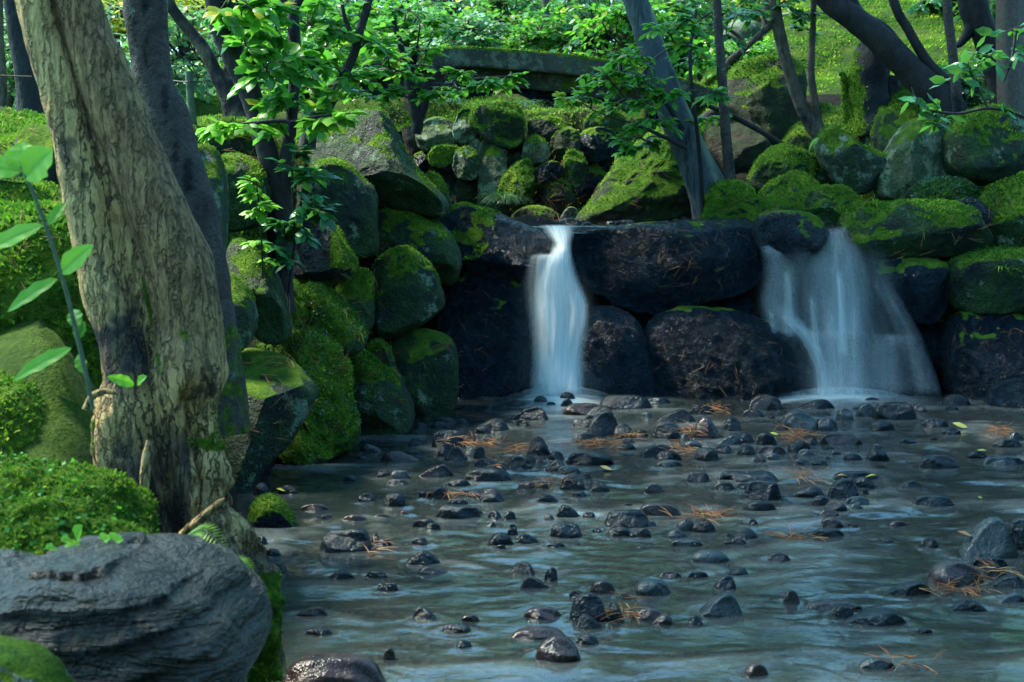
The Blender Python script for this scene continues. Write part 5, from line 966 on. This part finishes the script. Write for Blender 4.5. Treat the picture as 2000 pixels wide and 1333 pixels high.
for x_, y_ in ((1545,60),(1615,52),(1690,30),(1726,22),(1780,18)):
    P, R_ = pxpath([(x_, y_, 11), (x_, y_ - 26, 11), (x_, y_ - 46, 11)], 18.55); V, F = tube(P, R_, 8, 0.03, 1, n=8); mk('fence_post', V, F, M['bamboo'], fn)
# ------------------------------------------------------------ trees, shrubs and hillside beyond the bridge
rg = np.random.default_rng(77)
KINDS = [('leafc', 'blue green'), ('leaf', 'bright green'), ('leafd', 'dark green'), ('leafa', 'yellow')]
FAR = [  # x pixel, depth, crown centre y pixel, crown width px, height px, leaf, label
 (120,15,70,170,130,'leafc','broad blue green shrub behind the pale tree'), (30,17,60,130,150,'leaf','bright bush at the far left behind the black trunk'), (230,19,20,150,80,'leafa','yellow autumn tree glimpsed behind the pale tree'),
 (360,13.5,95,120,120,'leafc','airy blue green shrub between the smooth trunk and the bamboo post'), (330,20,10,160,80,'leafa','yellow crown above the pale curved tree'), (430,18,30,150,120,'leafa','golden green tree behind the sawn stub'),
 (500,15,110,150,120,'leaf','bright leafy shrub behind the forked sapling'), (560,21,30,200,110,'leafc','pale far tree above the forked sapling'), (640,17,100,160,120,'leaf','green shrub at the left end of the bridge'),
 (700,23,40,220,110,'leafc','hazy far tree left of the bridge crest'), (800,19,50,170,90,'leaf','fresh green tree behind the small bridge tree'), (880,24,20,220,110,'leafc','pale blue green tree above the bridge crest'),
 (920,18,70,130,60,'leafc','blue green bush on the bridge crest'), (1000,20,40,160,90,'leaf','light green maple behind the middle of the bridge'), (1050,18,70,120,50,'leaf','low sunny bush behind the bridge parapet'),
 (1110,22,30,200,120,'leafd','dark shade tree behind the right half of the bridge'), (1170,18,60,150,110,'leafd','dark evergreen at the right end of the bridge'), (1230,17,80,140,120,'leaf','green tree behind the leaning blue grey trunk'),
 (1320,18,60,160,140,'leafd','dense dark tree behind the thin straight sapling'), (1400,20,40,150,120,'leafd','dark tree beside the upright grey stone'), (1470,22,20,120,90,'leafa','yellow tree shining above the upright grey stone'),
 (1540,22,0,140,70,'leafa','golden tree beyond the bamboo fence'), (1640,24,-20,200,70,'leafa','wide yellow tree above the bamboo fence'), (1760,22,-10,160,50,'leafd','dark hedge tree beyond the lawn'), (1880,17,40,160,130,'leafd','dark shrub behind the stout dark trunk'), (1990,16,60,150,200,'leafd','dark shrub at the right edge behind the square post'),
 (1440,14.8,170,90,60,'leaf','small bright shrub below the upright grey stone'), (1880,12.6,190,110,90,'leafd','dark undergrowth bush between the two dark trunks'),(620,14.2,175,160,70,'leaf','low green bush in front of the left end of the bridge'),(740,15.5,215,110,50,'leaf','small leafy plant below the left part of the bridge')]
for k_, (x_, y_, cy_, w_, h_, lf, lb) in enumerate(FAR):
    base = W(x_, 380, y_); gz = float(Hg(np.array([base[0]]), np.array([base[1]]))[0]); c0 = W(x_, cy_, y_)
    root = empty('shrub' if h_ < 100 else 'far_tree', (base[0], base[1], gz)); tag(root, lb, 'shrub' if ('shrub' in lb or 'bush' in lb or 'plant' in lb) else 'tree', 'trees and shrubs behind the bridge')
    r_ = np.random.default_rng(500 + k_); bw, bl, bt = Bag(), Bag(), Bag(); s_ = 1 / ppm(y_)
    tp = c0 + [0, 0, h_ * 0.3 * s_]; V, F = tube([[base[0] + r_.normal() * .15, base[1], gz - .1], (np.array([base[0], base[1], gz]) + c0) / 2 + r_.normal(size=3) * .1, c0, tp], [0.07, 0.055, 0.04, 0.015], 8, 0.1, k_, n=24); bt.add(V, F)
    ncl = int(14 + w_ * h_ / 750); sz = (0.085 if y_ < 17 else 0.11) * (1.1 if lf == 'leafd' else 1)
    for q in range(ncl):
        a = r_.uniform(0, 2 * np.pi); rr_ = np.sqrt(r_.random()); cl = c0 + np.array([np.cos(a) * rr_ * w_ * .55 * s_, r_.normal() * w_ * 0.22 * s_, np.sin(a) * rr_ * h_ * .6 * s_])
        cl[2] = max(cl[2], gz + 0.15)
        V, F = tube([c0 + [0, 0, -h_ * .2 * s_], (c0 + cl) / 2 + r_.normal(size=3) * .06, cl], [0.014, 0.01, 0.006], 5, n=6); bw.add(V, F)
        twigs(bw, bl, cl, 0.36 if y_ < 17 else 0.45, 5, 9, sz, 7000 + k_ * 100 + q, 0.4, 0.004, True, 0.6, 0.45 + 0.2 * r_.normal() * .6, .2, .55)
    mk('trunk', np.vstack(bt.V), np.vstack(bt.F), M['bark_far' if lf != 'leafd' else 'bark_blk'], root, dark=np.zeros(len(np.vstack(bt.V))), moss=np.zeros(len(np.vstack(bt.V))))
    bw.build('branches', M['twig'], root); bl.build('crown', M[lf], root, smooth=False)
for k_, (x_, y_, w_, lb, mt) in enumerate([(1052,19,14,'slim pale trunk rising behind the bridge crest','bark_far'), (985,20,30,'reddish cedar trunk behind the bridge crest','bark_far'), (1120,20,22,'dark trunk behind the right half of the bridge','bark_blk'), (1500,17,26,'dark trunk beside the upright grey stone','bark_blk'), (410,17,18,'brown far trunk above the sawn stub','bark_far'), (840,12.9,44,'stubby reddish trunk under the left part of the bridge','bark_far')]):
    b0 = W(x_, 380, y_); gz = float(Hg(np.array([b0[0]]), np.array([b0[1]]))[0]); hh = 3.4 if x_ != 840 else 0.55
    root = empty('bare_tree', (b0[0], b0[1], gz)); tag(root, lb, 'tree', 'trees and shrubs behind the bridge')
    V, F = tube([[b0[0], b0[1], gz - .1], [b0[0] + (-.1 if k_ % 2 else .08), b0[1], gz + hh * .5], [b0[0] - .18, b0[1], gz + hh]], [w_ / 2 / ppm(y_) * 1.25, w_ / 2 / ppm(y_), w_ / 2 / ppm(y_) * .8], 12, .08, k_, n=30)
    mk('trunk', V, F, M[mt], root, dark=sst(.5, .6, fbm(V * 4, 3, 1)), moss=np.zeros(len(V)))
# the wood beyond: one mass of leaves over the hill
bl = Bag(); n_ = 70000
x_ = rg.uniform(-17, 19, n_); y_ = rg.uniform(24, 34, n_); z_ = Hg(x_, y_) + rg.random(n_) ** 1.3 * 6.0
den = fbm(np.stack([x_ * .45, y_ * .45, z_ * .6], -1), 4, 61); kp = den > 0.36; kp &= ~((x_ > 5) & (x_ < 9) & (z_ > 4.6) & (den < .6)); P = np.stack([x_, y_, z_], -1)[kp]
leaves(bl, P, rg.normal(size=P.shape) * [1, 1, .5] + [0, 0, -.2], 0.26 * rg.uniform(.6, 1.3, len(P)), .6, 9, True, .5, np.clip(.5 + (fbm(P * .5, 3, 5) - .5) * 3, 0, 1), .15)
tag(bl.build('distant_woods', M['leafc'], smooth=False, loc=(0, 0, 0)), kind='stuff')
# unseen leaf dome added round the camera, shaped to block sky light
bl = Bag(); n_ = 60000; az_ = rg.uniform(-math.pi, math.pi, n_); el_ = np.arcsin(rg.uniform(0, 1, n_)); rd = rg.uniform(9.5, 12.5, n_)
sd_ = np.cos(az_)                                              # -1 behind the photographer, +1 up the stream
lim = np.interp(sd_, [-1, -.3, .15, .5, 1], [52, 48, 26, 0, 0]) * np.where(np.sin(az_) < -.2, .28, 1) + (fbm(np.stack([np.sin(az_) * 4, np.cos(az_) * 4, el_ * 4], -1), 3, 71) - .5) * 24
P = np.stack([np.sin(az_) * np.cos(el_) * rd + .8, np.cos(az_) * np.cos(el_) * rd + 6.5, np.sin(el_) * rd * .9 - .2], -1)
P = P[(np.degrees(el_) < lim) & ((P[:, 1] < 2) | (P[:, 2] > 2.6 + .25 * P[:, 1]) | (abs(P[:, 0]) > 9))]
leaves(bl, P, rg.normal(size=P.shape) * [1, 1, .5] + [0, 0, -.2], 0.34 * rg.uniform(.6, 1.3, len(P)), .6, 19, True, .5, .3, .2)
tag(bl.build('shade_leaf_dome', M['shade_dome'], smooth=False, loc=(0, 0, 0)), kind='stuff')
# ------------------------------------------------------------ ferns, grasses, seedlings
def fern(name, label, spots, Y, mat, L, seed):
    root = empty(name, W(spots[0][0], spots[0][1], Y)); tag(root, label, 'fern'); bl, bw = Bag(), Bag()
    for q, (x0, y0, x1, y1, x2, y2) in enumerate(spots):
        pts = W([x0, x1, x2], [y0, y1, y2], [Y, Y - .03, Y - .06]); V, F = tube(pts, [.0018, .0008], 5, n=14); bw.add(V, F); C_ = catm(pts, 17)[2:]; T = np.gradient(C_, axis=0); T /= np.linalg.norm(T, axis=1, keepdims=True)
        for s_ in (1, -1):
            S_ = np.cross(T, [0, -.5, 1]) * s_; leaves(bl, C_, S_ + T * .35, L * np.sin(np.linspace(.5, 3.0, len(C_))) ** .8, .17, seed + q, True, .9, .75, .06)
    bw.build('stalk', M['stem'], root); bl.build('frond', M[mat], root, smooth=False)
fern('fern', 'bright little fern between the layered boulder and the pale tree', [(352,1058,395,1035,438,1070),(430,1085,465,1100,486,1128)], 2.9, 'leafy', 0.032, 3)
fern('fern', 'tiny bright fern under the domed moss carpeted boulder', [(1578,300,1588,282,1598,272)], 11.1, 'leafy', 0.07, 4)
def grass(name, label, x, y, Y, n_, L, mat, seed, spread=1.0):
    r_ = np.random.default_rng(seed); b = Bag(); c = W(x, y, Y)
    for q in range(n_):
        a = r_.uniform(0, 2 * np.pi); d = np.array([np.cos(a) * spread, np.sin(a) * spread - .3, 1.0]); d /= np.linalg.norm(d); l = L * r_.uniform(.6, 1.1); p = c + r_.normal(size=3) * [.03, .03, .01]
        t = np.linspace(0, 1, 6)[:, None]; C_ = p + d * l * t + np.array([d[0] * .35, d[1] * .35, -.75]) * l * t ** 2.2; s_ = np.cross(d, [0, 0, 1.]); s_ /= np.linalg.norm(s_); w = .0035 * (1 - t ** 2 * .95)
        b.add(np.stack([C_ - s_ * w, C_ + s_ * w], 1).reshape(-1, 3), gridF(6, 2), np.full(12, np.clip(.5 + r_.normal() * .25, 0, 1)))
    tag(b.build(name, M[mat]), label, 'grass')
grass('grass_clump', 'drooping clump of fine green grass at the foot of the pillar rock', 988, 395, 12.1, 150, .30, 'ivy', 1, .8)
grass('grass_clump', 'thin grass tuft growing on the long flat topped boulder', 1705, 398, 10.45, 34, .17, 'moss', 2, 1.4)
grass('grass_clump', 'small yellowish grass tuft on the broad mossy dark boulder', 1960, 525, 9.98, 18, .14, 'mossb', 3, 1.2)
grass('grass_clump', 'spiky grass clump under the right part of the bridge', 1030, 205, 13.1, 60, .22, 'ivy', 4, 1.2)
grass('grass_clump', 'fine grass clump on the moss shelf under the bridge', 890, 200, 13.2, 60, .22, 'ivy', 5, 1.2)
P0 = W([262,268,150,145,190,205,115,125], [752,750,1055,1060,1062,1060,1075,1072], [3.35] * 2 + [2.75] * 6); D0 = W([215,278,150,125,205,230,95,150], [735,735,1030,1050,1050,1052,1065,1068], [3.3] * 2 + [2.7] * 6) - P0
sg = empty('seedling', P0[0]); tag(sg, 'two leaved green seedling in the crotch of the pale tree', 'seedling')
for q in range(2): fine_leaf('leaf', P0[q], P0[q] + D0[q], .4, M['leafy'], sg, .2, .35, seed=q)
sg = empty('seedling', P0[2]); tag(sg, 'lime green seedling at the top edge of the layered boulder', 'seedling')
for q in range(2, 8): fine_leaf('leaf', P0[q], P0[q] + D0[q], .5, M['leafy'], sg, .3, .75, seed=q)
# small round creeper leaves on the moss cushion, the hanging cushion and the ivy mound
for nm, lb, fr_, dens, L_, mt in (('creeper', 'small bright leaves creeping over the moss cushion', 2, 1100, .014, 'leaf'), ('creeper', 'tiny dark leaves creeping down the hanging cushion by the water', 10, 1500, .02, 'ivy'), ('creeper', 'pale green creeper over the low hump of the left bank', 14, 1200, .02, 'ivy')):
    o, V, F, N, mo = ROCKS[RI + fr_]; r_ = np.random.default_rng(fr_); A_, C_ = V[F[:, 0]], V[F[:, 2]]; ar = np.linalg.norm(np.cross(C_ - A_, V[F[:, 3]] - V[F[:, 1]]), axis=1) / 2
    w_ = ar * (mo[F].mean(1) > .3) * (fbm(A_ * 5, 3, 3) > .48); k_ = r_.choice(len(F), int(min(6000, w_.sum() * dens)), p=w_ / w_.sum()); u = r_.random((len(k_), 1)); P = A_[k_] * u + C_[k_] * (1 - u); Nn = N[F[k_, 0]]
    D = np.cross(Nn, r_.normal(size=P.shape)) + Nn * .4; b = Bag(); leaves(b, P + Nn * .006, D, L_ * r_.uniform(.6, 1.3, len(P)), .75, fr_, True, .7, .55, .2); tag(b.build(nm, M[mt], smooth=False), kind='stuff')
# moss standing on the ground of the slope and the terraces
sel = (GM > 0.4) & (GV[:, 1] > 6.5) & (GV[:, 1] < 20) & (abs(GV[:, 0]) < 7); fs = GF[sel[GF].all(1)]
mo_ = tufts('moss_carpet', GV, fs, np.where(sel, GM, 0) * sst(.30, .5, fbm(GV * 2.5, 4, 9)), 1900, .026, M['mossb'], None, 8); tag(mo_, kind='stuff')
# ------------------------------------------------------------ pine needles and fallen leaves
bpy.context.view_layer.update()
deps = bpy.context.evaluated_depsgraph_get()
def hit(px, py):
    d = W(px, py, 5.0) - np.array([0, 0, CAMZ]); d /= np.linalg.norm(d)
    ok, loc, nrm, _, ob, _ = sc.ray_cast(deps, (0, 0, CAMZ), d)
    while ok and ob.name.startswith(('waterfall', 'spray', 'stream_water')) and ob.name.startswith('water'):
        ok, loc, nrm, _, ob, _ = sc.ray_cast(deps, loc + Vector(d) * .01, d)
    return (np.array(loc), np.array(nrm), ob.name) if ok else None
r_ = np.random.default_rng(5)
def scat(regs):
    P, N = [], []
    for (x0, x1, y0, y1, n_) in regs:
        for q in range(n_):
            h_ = hit(r_.uniform(x0, x1), r_.uniform(y0, y1))
            if h_ and h_[2].startswith(('boulder', 'moss', 'stream_stone', 'wall_stone', 'creeper', 'ground')): P.append(h_[0]); N.append(h_[1])
    return np.array(P), np.array(N)
b = Bag()
P, N = scat([(1280,1460,450,560,30),(1260,1560,610,760,34),(1300,1420,480,530,12),(860,1030,560,760,14),(760,890,660,800,8),(560,720,590,730,50),(500,680,660,860,36),(640,760,480,560,14),(435,560,700,760,26),(1660,1900,400,500,16),(1850,2000,610,700,14),(0,130,400,560,10),(430,520,260,330,10),(1040,1120,355,440,30),(1040,1260,280,420,30),(380,450,230,260,18),(0,100,150,260,14),(660,820,690,800,14),(1380,1560,380,430,14),(1900,2000,400,480,8),(980,1080,320,400,16)])
needles(b, P, N, np.where(P[:, 1:2] > 9, .11, .085), r_)
tag(b.build('fallen_pine_needles', M['needle']), kind='stuff')
NT = [(925,868,90,16,46,'straw coloured needle tangle spilling over the blocky stone'), (1170,872,80,12,60,'long flat needle tangle behind the double layered stone'), (1010,880,24,14,12,'small needle cluster left of the upright pointed stone'), (1350,845,40,20,26,'needle clump left of the pointed purple stone'), (1330,882,60,24,30,'needle tangle between two stones of the middle stream'), (1560,855,56,24,80,'thick brown nest of needles in front of the greenish round stone'), (1395,800,34,10,24,'orange needle clump behind the wedge shaped black stone'), (1080,945,36,26,22,'spiky needle tuft leaning on a dark stone'), (1380,1010,130,18,40,'loose spread of needles behind two stones in mid stream'), (1230,1200,40,40,20,'upright yellowish needle tuft beside the cracked smooth egg stone'), (1950,845,40,24,36,'bristling needle tuft near the right edge of the stream'), (1580,935,60,18,18,'needles caught on a stone right of the log shaped stone'), (1870,1155,110,14,30,'yellow needle bundle lying flat at the foot of the broad purple stone'), (1930,1120,50,30,14,'needle bundle leaning on the broad purple stone'), (1560,1050,60,12,18,'reddish needle scatter on a rough stone in the lower stream'), (885,970,90,14,20,'few crossing needles over low stones left of middle'), (1225,855,40,12,20,'needles lodged between the tall egg shaped stone and its neighbour'), (1780,1300,80,12,10,'pale needle spray floating in the lower right water'), (1310,460,70,40,9,'dry needles draped over the edge of the huge slab'), (735,1070,40,30,8,'bent needles beside the lone black block')]
for (x_, y_, w_, h_, n_, lb) in NT:
    b = Bag(); P, N = [], []
    for q in range(n_):
        g_ = hit(x_ + r_.normal() * w_ * .3, y_ + r_.normal() * h_ * .3)
        if g_: P.append(g_[0] + [0, 0, abs(r_.normal()) * .006]); N.append([0, -.15, 1.0])
    if not P: continue
    needles(b, np.array(P), np.array(N), .09, r_, .22); tag(b.build('needle_tangle', M['needle']), lb, 'pine needles', 'needle tangles in the stream')
FLV = [(962,912,.05,'small red leaf lying beside the long black stone',.05), (980,918,.04,'orange leaf tip standing on the long black stone',.2), (1195,921,.07,'pale tan leaf lying on a low stone',.55), (1165,437,.10,'pinkish brown dead leaf on the edge of the huge slab',.1), (1235,443,.05,'small yellow leaf at the lip of the huge slab',.95), (1890,838,.09,'pale green fallen leaf floating at the right',.9), (1690,935,.07,'green yellow leaf on a flat stone right of middle',.95), (558,963,.05,'little yellow green leaf by the moss capped stone',.95), (1650,932,.06,'brown curled leaf on the big piled stone',.3), (1908,882,.05,'yellow leaf at the right edge of the stream',.85), (1520,852,.05,'yellow green leaf beside the needle nest',.95), (1900,1052,.07,'orange brown leaf against the large angular grey stone',.25), (1262,432,.06,'yellow leaf behind the huge slab',.9), (1918,975,.03,'tiny green leaf floating right of the flat glossy stone',1.0), (1375,443,.04,'small lime leaf on top of the huge slab',1.0)]
for q, (x_, y_, L_, lb, t_) in enumerate(FLV):
    g_ = hit(x_, y_)
    if not g_: continue
    b = Bag(); leaves(b, (g_[0] + [0, 0, .008])[None], np.array([[math.cos(q * 2.1), math.sin(q * 1.3) * .6, .25]]), [L_], .6, q, up=.8, t0=t_, ts=.02); tag(b.build('fallen_leaf', M['dry']), lb, 'leaf', 'fallen leaves')
print('verts', sum(len(o.data.vertices) for o in sc.objects if o.type == 'MESH'), 'objects', len(sc.objects))
